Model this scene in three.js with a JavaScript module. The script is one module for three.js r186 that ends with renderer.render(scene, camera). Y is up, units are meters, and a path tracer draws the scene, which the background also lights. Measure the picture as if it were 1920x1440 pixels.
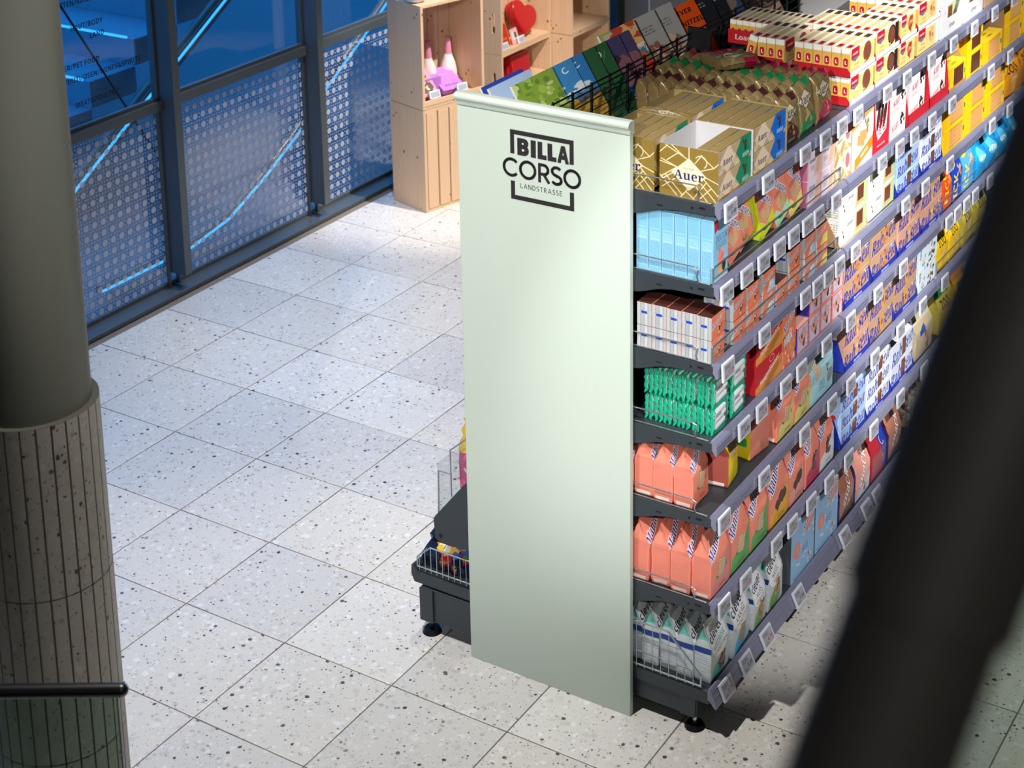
import * as THREE from 'three';
import { RoundedBoxGeometry } from 'three/addons/geometries/RoundedBoxGeometry.js';
import { mergeGeometries, mergeVertices } from 'three/addons/utils/BufferGeometryUtils.js';
import { TextGeometry } from 'three/addons/geometries/TextGeometry.js';
import { RectAreaLightUniformsLib } from 'three/addons/lights/RectAreaLightUniformsLib.js';
import { FontLoader } from 'three/addons/loaders/FontLoader.js';

// ------------------------------------------------------------------ camera, sky, lights, exposure
const scene = new THREE.Scene();
const FPX = 3194.51;
const camera = new THREE.PerspectiveCamera(2 * Math.atan(720 / FPX) * 180 / Math.PI, 4 / 3, 0.05, 60);
camera.position.set(2.25033, 3.56241, 4.12543);
camera.rotation.order = 'YXZ';
camera.rotation.set(-0.24578, 0.55179, -0.013);
camera.setViewOffset(1920, 1440, 960 - 1018.511, 720 + 18.131, 1920, 1440);
camera.focus = 6.1;
camera.userData.fStop = 5;
scene.add(camera);
scene.background = new THREE.Color().setRGB(0.03, 0.36, 1.0);       // blue hour outside the shopfront
scene.backgroundIntensity = 3.0;
const renderer = new THREE.WebGLRenderer({ antialias: true });
renderer.toneMapping = THREE.LinearToneMapping;
renderer.toneMappingExposure = 1.0;
renderer.shadowMap.enabled = true;
renderer.shadowMap.type = THREE.PCFSoftShadowMap;
// ceiling spotlights: place, aim, candela, half angle in degrees, softness of the beam edge
const FILL_PANEL = 18;   // brightness of the added fill panel that lifts the railing and shadows
const SPOTS = [
  { at: [2.75, 4.3, 2.1], to: [0.25, 1.1, -0.6], cd: 64, deg: 11.5, soft: 0.25, col: 0xffffff, label: 'black ceiling spotlight aimed at the near end of the biscuit shelves' },
  { at: [2.75, 4.3, 0.2], to: [0.25, 1.15, -1.9], cd: 115, deg: 13, soft: 0.3, col: 0xffffff, label: 'black ceiling spotlight aimed at the middle of the biscuit shelves' },
  { at: [2.75, 4.3, -1.2], to: [0.25, 1.2, -3.2], cd: 55, deg: 14, soft: 0.3, col: 0xffffff, label: 'black ceiling spotlight aimed at the far part of the biscuit shelves' },
  { at: [1.3, 4.25, 5.3], to: [-0.4, 1.7, 0], cd: 98, deg: 13.5, soft: 0.5, col: 0xfffdf8, label: 'black ceiling spotlight aimed at the green end panel' },
  { at: [-0.35, 4.4, 1.35], to: [-0.45, 0, 0.85], cd: 42, deg: 35, soft: 0.7, col: 0xfffdf8, label: 'black ceiling spotlight aimed down at the floor before the end panel' },
  { at: [-0.9, 4.3, -3.3], to: [-3.0, 0.75, -3.9], cd: 88, deg: 19, soft: 0.4, col: 0xfff6ec, label: 'black ceiling spotlight aimed at the wooden crates' },
  { at: [-1.4, 4.3, -1.2], to: [-1.8, 0, -1.5], cd: 25, deg: 32, soft: 0.9, col: 0xffffff, label: 'black ceiling spotlight aimed down at the open floor' },
  { at: [-2.7, 4.3, 1.0], to: [-2.0, 0, 0.0], cd: 17, deg: 26, soft: 0.9, col: 0xffffff, label: 'added black fill spotlight aimed at the floor behind the round column' },  // added fill, lifts the floor where the column would shade it
  { at: [2.3, 4.3, -0.6], to: [1.75, 0, -1.1], cd: 22, deg: 15, soft: 0.8, col: 0xffffff, label: 'black ceiling spotlight aimed down at the aisle floor' },
  { at: [-2.3, 4.3, -2.2], to: [-3.0, 0, -2.2], cd: 26, deg: 24, soft: 0.9, col: 0xffffff, label: 'black ceiling spotlight aimed at the floor along the shop window' },
];

// ------------------------------------------------------------------ helpers
const seeded = (s) => () => { s |= 0; s = s + 0x6D2B79F5 | 0; let t = Math.imul(s ^ s >>> 15, 1 | s); t = t + Math.imul(t ^ t >>> 7, 61 | t) ^ t; return ((t ^ t >>> 14) >>> 0) / 4294967296; };
const rnd = seeded(7);
const PI = Math.PI, V = (x, y, z) => new THREE.Vector3(x, y, z);
const taken = {};
function numbered(n) { const k = taken[n] = (taken[n] ?? -1) + 1; return k ? n + '_' + String(k).padStart(3, '0') : n; }
function shade(o) { o.castShadow = o.receiveShadow = true; return o; }
function mesh(name, geo, mat, parent = scene) { const m = shade(new THREE.Mesh(geo, mat)); m.name = parent === scene ? numbered(name) : name; parent.add(m); return m; }
function tag(o, label, category, group) { o.userData.label = label; o.userData.category = category; if (group) o.userData.group = group; return o; }
function thing(name, label, category, pos = [0, 0, 0], turn = 0, group) { const o = new THREE.Group(); o.name = numbered(name); o.position.set(...pos); o.rotation.y = turn; scene.add(o); return tag(o, label, category, group); }
function struct(name, geo, mat) { const m = mesh(name, geo, mat); m.userData.kind = 'structure'; return m; }
function dup(root, pos, turn = 0, label, group) { const r = root.clone(); r.name = numbered(root.name.replace(/_\d{3}$/, '')); r.userData = { ...root.userData }; scene.add(r); r.position.set(...pos); r.rotation.set(0, turn, 0); if (label) r.userData.label = label; if (group) r.userData.group = group; return r; }
const bx = (w, h, d, x = 0, y = 0, z = 0) => new THREE.BoxGeometry(w, h, d).translate(x, y, z);
const rb = (w, h, d, r = 0.002, x = 0, y = 0, z = 0) => new RoundedBoxGeometry(w, h, d, 1, Math.min(r, w / 2.1, h / 2.1, d / 2.1)).translate(x, y, z);
function flat(g) { const q = g.index ? g.toNonIndexed() : g; for (const k of Object.keys(q.attributes)) if (!['position', 'normal', 'uv'].includes(k)) q.deleteAttribute(k); return q; }
const merge = (l) => mergeGeometries(l.map(flat));
function rod(a, b, r, seg = 8) { const A = V(...a), B = V(...b), d = B.clone().sub(A), L = d.length(); const g = new THREE.CylinderGeometry(r, r, L, seg); g.applyQuaternion(new THREE.Quaternion().setFromUnitVectors(V(0, 1, 0), d.normalize())); const m = A.add(B).multiplyScalar(0.5); return g.translate(m.x, m.y, m.z); }
function wire(pts, r, seg = 8) { const l = []; for (let i = 0; i + 1 < pts.length; i++) l.push(rod(pts[i], pts[i + 1], r, seg)); for (let i = 1; i + 1 < pts.length; i++) l.push(new THREE.SphereGeometry(r, seg, 6).translate(...pts[i])); return merge(l); }
function profile(pts, depth, bevel = 0) { const s = new THREE.Shape(pts.map((p) => new THREE.Vector2(p[0], p[1]))); return new THREE.ExtrudeGeometry(s, { depth, bevelEnabled: bevel > 0, bevelSize: bevel, bevelThickness: bevel, bevelSegments: 1 }); }
const std = (color, roughness = 0.5, metalness = 0, more = {}) => new THREE.MeshStandardMaterial({ color, roughness, metalness, ...more });
const phys = (o) => new THREE.MeshPhysicalMaterial(o);
function canvas(w, h, f, srgb = true) { const c = document.createElement('canvas'); c.width = w; c.height = h; const g = c.getContext('2d'); f(g, w, h); const t = new THREE.CanvasTexture(c); if (srgb) t.colorSpace = THREE.SRGBColorSpace; t.wrapS = t.wrapT = THREE.RepeatWrapping; t.anisotropy = 8; return t; }
const ORD = 'first second third fourth fifth sixth seventh eighth ninth tenth eleventh twelfth thirteenth fourteenth fifteenth sixteenth seventeenth eighteenth nineteenth twentieth'.split(' ');
const LEVEL = ['', 'top shelf', 'second shelf', 'third shelf', 'fourth shelf', 'fifth shelf', 'sixth shelf', 'bottom shelf'];
const BAY = ['', 'first bay', 'second bay', 'third bay', 'fourth bay'];

// ------------------------------------------------------------------ print drawing
function txt(g, s, x, y, size, color, o = {}) {
  g.save(); g.translate(x, y); if (o.rot) g.rotate(o.rot); g.transform(o.sx ?? 1, o.shear ?? 0, o.skew ?? 0, 1, 0, 0);
  g.font = (o.bold === false ? '' : 'bold ') + size + 'px ' + (o.font ?? 'sans-serif'); g.textAlign = o.align ?? 'center'; g.textBaseline = 'middle';
  if (o.line) { g.lineJoin = 'round'; g.lineWidth = o.lw ?? size * 0.25; g.strokeStyle = o.line; g.strokeText(s, 0, 0); }
  g.fillStyle = color; g.fillText(s, 0, 0); g.restore();
}
const script = (g, s, x, y, size, color, o = {}) => txt(g, s, x, y, size, color, { font: 'serif', skew: -0.28, sx: 0.95, ...o });
function poly(g, p, c) { g.fillStyle = c; g.beginPath(); p.forEach((q, i) => (i ? g.lineTo(q[0], q[1]) : g.moveTo(q[0], q[1]))); g.closePath(); g.fill(); }
function blob(g, x, y, rx, ry, c, rot = 0) { g.fillStyle = c; g.beginPath(); g.ellipse(x, y, rx, ry, rot, 0, 2 * PI); g.fill(); }
function wafer(g, x, y, w, h, rot, base = '#e9c89c', ln = '#a9713f') {
  g.save(); g.translate(x, y); g.rotate(rot); g.fillStyle = base; g.fillRect(-w / 2, -h / 2, w, h); g.strokeStyle = ln; g.lineWidth = Math.max(1, w * 0.04);
  for (let i = 0; i <= 4; i++) { g.beginPath(); g.moveTo(-w / 2 + w * i / 4, -h / 2); g.lineTo(-w / 2 + w * i / 4, h / 2); g.stroke(); }
  for (let i = 0; i <= 8; i++) { g.beginPath(); g.moveTo(-w / 2, -h / 2 + h * i / 8); g.lineTo(w / 2, -h / 2 + h * i / 8); g.stroke(); } g.restore();
}
function chunks(g, x, y, r, c1, c2, n, seed) { const q = seeded(seed); for (let i = 0; i < n; i++) { const a = q() * 2 * PI, d = Math.sqrt(q()) * r, s = r * (0.22 + 0.25 * q()); const cx = x + Math.cos(a) * d, cy = y + Math.sin(a) * d, p = []; for (let k = 0; k < 6; k++) p.push([cx + Math.cos(k * 1.05) * s * (0.7 + 0.5 * q()), cy + Math.sin(k * 1.05) * s * (0.7 + 0.5 * q())]); poly(g, p, i % 3 ? c1 : c2); } }
function smallprint(g, x, y, w, h, c, lines, seed = 3) { const q = seeded(seed); g.fillStyle = c; const lh = h / lines; for (let i = 0; i < lines; i++) { let cx = x; while (cx < x + w) { const ww = Math.min(lh * (0.4 + 2 * q()), x + w - cx); g.fillRect(cx, y + i * lh + lh * 0.25, ww, lh * 0.45); cx += ww + lh * 0.4; } } }

// atlas for a carton: front | right strip on top row, top face below; returns texture and uv rects
const FW = 256;
function cartonPrint(w, h, d, c) {
  const FH = Math.min(400, Math.round(FW * h / w)), SW = Math.max(24, Math.min(256, Math.round(FW * d / w))), TH = Math.max(24, Math.min(256, Math.round(FW * d / w)));
  const W = FW + SW, H = FH + TH;
  const tex = canvas(W, H, (g) => {
    g.fillStyle = c.base; g.fillRect(0, 0, W, H);
    const part = (f, x, y, ww, hh) => { if (!f) return; g.save(); g.beginPath(); g.rect(x, y, ww, hh); g.clip(); g.translate(x, y); f(g, ww, hh); g.restore(); };
    part(c.front, 0, 0, FW, FH); part(c.side, FW, 0, SW, FH); part(c.top, 0, FH, FW, TH);
  });
  return { tex, front: [0, TH / H, FW / W, 1], side: [FW / W, TH / H, 1, 1], top: [0, 0, FW / W, TH / H] };
}
// rounded carton w (x) by h (y) by d (z), base at y = 0, print on the +z face
function cartonGeo(w, h, d, P, r = 0.0016) {
  const g = flat(new RoundedBoxGeometry(w, h, d, 1, Math.min(r, w / 2.2, h / 2.2, d / 2.2))), p = g.attributes.position, uv = g.attributes.uv, n6 = p.count / 6;
  for (let i = 0; i < p.count; i++) {
    const s = Math.floor(i / n6), x = p.getX(i) / w + 0.5, y = p.getY(i) / h + 0.5, z = p.getZ(i) / d + 0.5;
    const [R, u, v] = s === 0 ? [P.side, 1 - z, y] : s === 1 ? [P.side, z, y] : s === 2 ? [P.top, x, 1 - z] : s === 3 ? [P.top, x, z] : s === 4 ? [P.front, x, y] : [P.back ?? P.front, 1 - x, y];
    uv.setXY(i, R[0] + (R[2] - R[0]) * (0.004 + 0.992 * u), R[1] + (R[3] - R[1]) * (0.004 + 0.992 * v));
  }
  return g.translate(0, h / 2, 0);
}
const KIND = {};
function carton(key, name, w, h, d, c, o = {}) {
  const P = c.share ? KIND[c.share].P : cartonPrint(w, h, d, c);
  KIND[key] = { name, w, h, d, P, cat: o.cat ?? 'box', geo: cartonGeo(w, h, d, P, o.r), mat: c.share ? KIND[c.share].mat : std(0xffffff, o.rough ?? 0.42, o.metal ?? 0, { map: P.tex }) };
}
// standing gusseted bag: w (x), h (y), d (z); print front/back, side strip
function bagGeo(w, h, d, P, o = {}) {
  const q = seeded(o.seed ?? 5), NF = 8, NS = 4, t0 = o.shoulder ?? 0.6, TS = [0, 0.03, 0.06, 0.18, 0.3, 0.42, 0.52, t0 - 0.02, t0 + 0.015, t0 + 0.08, t0 + 0.16, t0 + 0.24, 0.9, 0.945, 0.97, 1], NY = TS.length - 1, pos = [], uvs = [], idx = [];
  const per = []; // perimeter: front left->right, right side, back right->left, left side
  for (let i = 0; i <= NF; i++) per.push(['f', i / NF]); for (let i = 0; i <= NS; i++) per.push(['r', i / NS]); for (let i = 0; i <= NF; i++) per.push(['b', i / NF]); for (let i = 0; i <= NS; i++) per.push(['l', i / NS]);
  const ph = [q() * 6, q() * 6, q() * 6, q() * 6], cr = o.crinkle ?? 0.0013, N = per.length, puff = o.puff ?? 0.06, lean = o.lean ?? 0;
  for (let j = 0; j <= NY; j++) {
    const t = TS[j], k = t < t0 ? 1 : Math.max(0.03, 1 - (t - t0) / (0.94 - t0)), D = d / 2 * k * (t < 0.04 ? 0.93 : 1), W = w / 2 * (t < 0.04 ? 0.97 : 1 - 0.03 * t), gus = t < t0 ? 0.03 : Math.min(0.5, (t - t0) * (o.gusset ?? 0.6));
    for (const [s, u] of per) {
      let x, z, U, F = P.front;
      const bul = puff * d * Math.sin(PI * Math.min(1, t / 0.9)) * k;
      if (s === 'f' || s === 'b') { const sx = s === 'f' ? 2 * u - 1 : 1 - 2 * u; x = W * sx; z = (D + bul * (1 - sx * sx)) * (s === 'f' ? 1 : -1); U = s === 'f' ? u : u; if (s === 'b') F = P.back ?? P.front; }
      else { const sz = s === 'r' ? 1 - 2 * u : 2 * u - 1; z = D * sz; x = (W - gus * w * 0.5 * (1 - Math.abs(sz)) + (t < t0 ? puff * 0.35 * w * (1 - sz * sz) * Math.sin(PI * t / t0) : 0)) * (s === 'r' ? 1 : -1); U = u; F = P.side; }
      const cw = cr * (0.3 + t);
      x += cw * (Math.sin(38 * t + ph[0] + 40 * z) + Math.sin(z * 90 + ph[1])); z += cw * 1.4 * (Math.sin(x * 60 + 26 * t + ph[2]) * Math.sin(t * 20 + ph[3]) + 0.5 * Math.sin(x * 130 - 33 * t + ph[0]));
      z += lean * t * t;
      pos.push(x, t * h, z); uvs.push(F[0] + (F[2] - F[0]) * (0.01 + 0.98 * U), F[1] + (F[3] - F[1]) * (0.01 + 0.98 * t));
    }
  }
  for (let j = 0; j < NY; j++) for (let i = 0; i < N - 1; i++) { if (per[i][0] !== per[i + 1][0]) continue; const a = j * N + i, b = a + 1, c = a + N, e = c + 1; idx.push(a, b, e, a, e, c); }
  const cb = pos.length / 3; pos.push(0, 0.002, 0); uvs.push((P.side[0] + P.side[2]) / 2, P.side[1] + 0.01); for (let i = 0; i < N; i++) idx.push(cb, (i + 1) % N, i);
  const g = new THREE.BufferGeometry(); g.setAttribute('position', new THREE.Float32BufferAttribute(pos, 3)); g.setAttribute('uv', new THREE.Float32BufferAttribute(uvs, 2)); g.setIndex(idx); g.computeVertexNormals();
  return g;
}
function bagPrint(w, h, d, c) {
  const FH = Math.min(400, Math.round(FW * h / w)), SW = Math.max(40, Math.min(200, Math.round(FW * d / w)));
  const tex = canvas(FW + SW, FH, (g) => { g.fillStyle = c.base; g.fillRect(0, 0, FW + SW, FH); g.save(); g.beginPath(); g.rect(0, 0, FW, FH); g.clip(); c.front?.(g, FW, FH); g.restore(); g.save(); g.beginPath(); g.rect(FW, 0, SW, FH); g.clip(); g.translate(FW, 0); c.side?.(g, SW, FH); g.restore(); });
  return { tex, front: [0, 0, FW / (FW + SW), 1], side: [FW / (FW + SW), 0, 1, 1] };
}
function bag(key, name, w, h, d, c, o = {}) {
  const P = bagPrint(w, h, d, c);
  KIND[key] = { name, w, h, d, P, cat: 'bag', geos: [0, 1, 2].map((k) => bagGeo(w, h, d, P, { ...o, seed: 11 + k * 7 + key.length })), mat: std(0xffffff, o.rough ?? 0.33, o.metal ?? 0, { map: P.tex }) };
}
// flow pack: puffy slab w (x), h (y), d (z) with crimped fins at the two y ends
function pillowGeo(w, h, d, P, o = {}) {
  const q = seeded(o.seed ?? 3), NA = 24, NY = 12, pos = [], uvs = [], idx = [], fin = o.fin ?? 0.09, ph = [q() * 6, q() * 6], cr = o.crinkle ?? 0.0015;
  for (let j = 0; j <= NY; j++) {
    const t = j / NY, e = Math.min(t, 1 - t), isFin = e < 0.045, k = isFin ? 0.04 : Math.min(1, 0.2 + Math.pow(Math.max(0, e - 0.04) / 0.12, 0.6)), y = (t - 0.5) * h * (1 + fin) + h / 2;
    for (let i = 0; i <= NA; i++) {
      const a = i / NA * 2 * PI - 0.75 * PI, ca = Math.cos(a), sa = Math.sin(a), pw = 0.32;
      let x = Math.sign(sa) * Math.pow(Math.abs(sa), pw) * w / 2 * (isFin ? 1.02 : 1), z = Math.sign(ca) * Math.pow(Math.abs(ca), pw) * d / 2 * k;
      const wob = cr * (isFin ? 2.2 : 1); z += wob * Math.sin(x * 170 + t * 23 + ph[0]) ; x += wob * 0.8 * Math.sin(t * 40 + z * 120 + ph[1]);
      pos.push(x, y + (isFin && e < 0.01 ? (i % 2 ? 0.0012 : -0.0012) : 0), z);
      // angle sectors: front, side, back, side
      const sec = i / NA * 4, s = Math.min(3, Math.floor(sec)), u = sec - s, F = s === 1 || s === 3 ? P.front : P.side;
      const uu = s === 1 || s === 3 ? x / w + 0.5 : u;
      uvs.push(F[0] + (F[2] - F[0]) * Math.min(0.99, Math.max(0.01, uu)), F[1] + (F[3] - F[1]) * (0.01 + 0.98 * t));
    }
  }
  const N = NA + 1;
  for (let j = 0; j < NY; j++) for (let i = 0; i < NA; i++) { const a = j * N + i; idx.push(a, a + 1, a + N + 1, a, a + N + 1, a + N); }
  const g = new THREE.BufferGeometry(); g.setAttribute('position', new THREE.Float32BufferAttribute(pos, 3)); g.setAttribute('uv', new THREE.Float32BufferAttribute(uvs, 2)); g.setIndex(idx); g.computeVertexNormals();
  return g;
}
function pillow(key, name, w, h, d, c, o = {}) {
  const P = bagPrint(w, h, d, c);
  KIND[key] = { name, w, h, d, P, cat: o.cat ?? 'packet', geos: [0, 1, 2].map((k) => pillowGeo(w, h, d, P, { ...o, seed: 2 + k * 5 })), mat: std(0xffffff, o.rough ?? 0.32, o.metal ?? 0.05, { map: P.tex }) };
}
let putCount = 0;
// put a kind with its print facing the aisle (+x) unless turned; pos = centre of base
function put(key, pos, label, o = {}) {
  const k = KIND[key], g = k.geo ?? k.geos[putCount++ % k.geos.length];
  const m = mesh(o.name ?? k.name, g, k.mat); m.position.set(...pos); m.rotation.order = 'YXZ'; m.rotation.set(o.tiltX ?? 0, PI / 2 + (o.turn ?? 0), o.tiltZ ?? 0);
  return tag(m, label, o.cat ?? k.cat, o.group);
}

// ------------------------------------------------------------------ surfaces
const TERR = 1.8;
const terrazzo = canvas(2048, 2048, (g, W) => {
  const q = seeded(21), S = W / TERR;
  g.fillStyle = '#dcd8d2'; g.fillRect(0, 0, W, W);
  const wrap = (f, x, y, m) => { for (const dx of [0, x < m ? W : x > W - m ? -W : 0]) for (const dy of [0, y < m ? W : y > W - m ? -W : 0]) { f(x + dx, y + dy); if (dx === 0 && dy === 0) continue; } };
  const chip = (x, y, r, c, n = 6) => wrap((X, Y) => { const a0 = q() * 6, e = 0.5 + 0.5 * q(), ro = q() * 3, p = []; for (let k = 0; k < n; k++) { const a = k / n * 2 * PI, rr = r * (0.65 + 0.55 * q()); const u = Math.cos(a + a0) * rr, v = Math.sin(a + a0) * rr * e; p.push([X + u * Math.cos(ro) - v * Math.sin(ro), Y + u * Math.sin(ro) + v * Math.cos(ro)]); } poly(g, p, c); }, x, y, r * 2);
  const pal = ['#e9e7e4', '#d0ccc6', '#e4dfd8', '#d8d2ca', '#eceaea', '#cbc8c6'];
  for (let i = 0; i < 5200; i++) { g.globalAlpha = 0.3 + 0.4 * q(); chip(q() * W, q() * W, S * (0.003 + 0.014 * q() * q()), pal[i % 6], 7); }
  g.globalAlpha = 1;
  for (let i = 0; i < 700; i++) { g.globalAlpha = 0.5; chip(q() * W, q() * W, S * (0.003 + 0.006 * q()), q() < 0.5 ? '#b9b2aa' : '#c7b8a8', 6); }
  g.globalAlpha = 1;
  const dk = ['#4d4b4c', '#5d5552', '#6d6967', '#5b463a', '#7c6a5c', '#3f3e42', '#8f8c8a'];
  for (let i = 0; i < 5200; i++) chip(q() * W, q() * W, S * (0.0006 + 0.0012 * q()), dk[Math.floor(q() * 7)], 5);
  for (let i = 0; i < 1150; i++) chip(q() * W, q() * W, S * (0.0015 + 0.0026 * q()), dk[Math.floor(q() * 7)], 6);
  for (let i = 0; i < 230; i++) chip(q() * W, q() * W, S * (0.004 + 0.0042 * q()), dk[Math.floor(q() * 7)], 7);
});
const stripMat = std(0xa9a49f, 0.4, 0, { map: terrazzo, side: THREE.DoubleSide });
const terrMat = std(0xffffff, 0.33, 0, { map: terrazzo });
const grout = std(0x7d756d, 0.9);
const WOODL = 0.64, WOODW = 0.32;
const wood = canvas(1024, 512, (g, W, H) => {
  const q = seeded(5); g.fillStyle = '#dcb996'; g.fillRect(0, 0, W, H);
  const knots = []; for (let i = 0; i < 7; i++) knots.push([q() * W, q() * H, 6 + 10 * q()]);
  for (let i = 0; i < 150; i++) {
    const y0 = i / 150 * H + q() * 3; g.strokeStyle = ['#c49a72', '#ead0b0', '#cfa67e', '#e3c39f', '#b58a62'][i % 5]; g.globalAlpha = 0.25 + 0.4 * q(); g.lineWidth = 0.6 + 2.2 * q(); g.beginPath();
    for (let x = 0; x <= W; x += 8) { let y = y0 + 3 * Math.sin(x * 0.006 + i * 0.35) + 1.5 * Math.sin(x * 0.021 + i); for (const k of knots) { const dx = (x - k[0]) / 42, dy = y - k[1]; y += Math.sign(dy) * k[2] * 1.3 * Math.exp(-dx * dx - dy * dy / 900); } x ? g.lineTo(x, y) : g.moveTo(x, y); } g.stroke();
  }
  g.globalAlpha = 1; for (const k of knots) { blob(g, k[0], k[1], k[2] * 1.15, k[2] * 0.8, '#a8693c'); blob(g, k[0], k[1], k[2] * 0.75, k[2] * 0.5, '#7d4526'); blob(g, k[0], k[1], k[2] * 0.35, k[2] * 0.25, '#59301a'); }
});
const woodMat = std(0xffffff, 0.62, 0, { map: wood });
let plankSeed = 0;
function plankGeo(w, h, d, x = 0, y = 0, z = 0, r = 0.0015) {
  return plankUV(flat(new RoundedBoxGeometry(w, h, d, 1, r)), w >= h && w >= d ? 0 : h >= d ? 1 : 2).translate(x, y, z);
}
function plankUV(g, ax) {
  const p = g.attributes.position, n = g.attributes.normal, uv = g.attributes.uv, q = seeded(100 + plankSeed++), ou = q(), ov = q();
  for (let i = 0; i < p.count; i++) { const c = [p.getX(i), p.getY(i), p.getZ(i)], N = [n.getX(i), n.getY(i), n.getZ(i)].map(Math.abs), b = [0, 1, 2].filter((k) => k !== ax).sort((s, t) => N[s] - N[t])[0]; uv.setXY(i, c[ax] / WOODL + ou, c[b] / WOODW + ov); }
  return g;
}
const darkSteel = std(0x2f3437, 0.42, 0.35), blackSteel = std(0x141618, 0.45, 0.4), chrome = std(0xc9ccd0, 0.22, 0.95), whiteWall = std(0x8d8c8a, 0.85), shelfGrey = std(0x394046, 0.4, 0.3);

// ------------------------------------------------------------------ building: floor, walls, ceiling
const T = 0.45, TX0 = -2.54877, TZ0 = 0.70951;
{
  const floor = struct('floor', bx(9.2, 0.2, 16.2, 0.9, -0.1035, -2.1), grout);
  const tg = [];
  for (let k = 0; k < 16; k++) {
    const s = T / 2 - 0.0024, c = 0.001, pos = [], uv = [], idx = [], ou = (k % 4) * T / TERR, ov = Math.floor(k / 4) * T / TERR;
    const ring = (e, y) => { for (const [a, b] of [[-1, -1], [1, -1], [1, 1], [-1, 1]]) { pos.push(a * e, y, b * e); uv.push(ou + (a * e + T / 2) / TERR, ov + (b * e + T / 2) / TERR); } };
    ring(s - c, 0); ring(s - c, 0); ring(s, -c); ring(s, -c); ring(s, -0.0045);
    idx.push(0, 2, 1, 0, 3, 2); for (const o of [4, 12]) for (let i = 0; i < 4; i++) { const a = o + i, b = o + (i + 1) % 4; idx.push(a, b, b + 4, a, b + 4, a + 4); }
    const g = new THREE.BufferGeometry(); g.setAttribute('position', new THREE.Float32BufferAttribute(pos, 3)); g.setAttribute('uv', new THREE.Float32BufferAttribute(uv, 2)); g.setIndex(idx); g.computeVertexNormals(); tg.push(g);
  }
  const rest = [], q = seeded(3), mats = [0xffffff, 0xf6f5f4, 0xfbf9f6, 0xf0f0f1].map((c) => std(c, 0.33, 0, { map: terrazzo }));
  for (let i = -2; i <= 13; i++) for (let j = -5; j <= 20; j++) {
    const x = TX0 + (i + 0.5) * T, z = TZ0 - (j + 0.5) * T; if (x > 5.3) continue;
    const k = Math.floor(q() * 16), mk = Math.floor(q() * 4), under = x > -0.75 && x < 0.2 && z < -0.3;
    const seen = !under && ((x < -0.6 && z > -3.9 + (x + 3.5) * -0.9 && z < 1.6) || (x >= -0.6 && x < 1.75 && z > -2.2 && z < 1.4));
    if (seen) { const m = mesh('floor_tile', tg[k], mats[mk], floor); m.position.set(x, 0, z); } else rest.push(tg[k].clone().translate(x, 0, z));
  }
  const r = mesh('floor_tile', mergeGeometries(rest), terrMat, floor); r.userData.kind = 'stuff';
  // ceiling and the walls that close the shop
  struct('ceiling', bx(9.4, 0.2, 16.4, 0.9, 4.7, -2.1), whiteWall);
  struct('wall_right', bx(0.2, 4.8, 16.4, 5.6, 2.2, -2.1), whiteWall);
  struct('wall_front', bx(9.4, 4.8, 0.2, 0.9, 2.2, 6.1), whiteWall);
  struct('wall_back', bx(9.4, 4.8, 0.2, 0.9, 2.2, -10.3), whiteWall);
  struct('wall_left', merge([bx(0.2, 1.5, 16.4, -3.62, 3.85, -2.1), bx(0.2, 3.3, 3.95, -3.62, 1.45, -8.225), bx(0.2, 3.3, 4.5, -3.62, 1.45, 3.85)]), whiteWall);
  // terrazzo clad pier at the end of the window wall
  const pier = struct('pillar', bx(0.32, 3.1, 1.2, -3.45, 1.55, -6.9), grout);
  for (let k = 0; k < 5; k++) { const g = flat(rb(0.012, 0.596, 1.19, 0.002, 0, 0, 0)), p = g.attributes.position, uv = g.attributes.uv; for (let i = 0; i < p.count; i++) uv.setXY(i, p.getZ(i) / TERR + 0.3, p.getY(i) / TERR + 0.2 * k); const m = mesh('stone_slab', g, terrMat, pier); m.position.set(-3.284, 0.3 + 0.6 * k, -6.9); }
}

// ------------------------------------------------------------------ shopfront: mullions, panes, film
const frameMat = std(0x575e62, 0.32, 0.25), XG = -3.595;
const glassMat = phys({ color: 0xffffff, roughness: 0.0, transmission: 1, thickness: 0, ior: 1.62 });
const filmTex = canvas(512, 512, (g, W) => {
  g.clearRect(0, 0, W, W); const n = 4, s = W / n; g.fillStyle = 'rgba(190,192,204,1)';
  const dot = (x, y, r) => { for (const a of [-W, 0, W]) for (const b of [-W, 0, W]) { g.beginPath(); g.arc(x + a, y + b, r, 0, 2 * PI); g.fill(); } };
  for (let i = 0; i < n; i++) for (let j = 0; j < n; j++) { const x = i * s, y = j * s; dot(x + s * 0.5, y + s * 0.5, s * 0.3); dot(x, y, s * 0.075); for (const e of [0.31, 0.69]) { dot(x, y + s * e, s * 0.075); dot(x + s * e, y, s * 0.075); } }
});
const filmMat = std(0xffffff, 0.75, 0, { map: filmTex, transparent: true, opacity: 0.8, side: THREE.DoubleSide });
const FP = 0.056;
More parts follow.
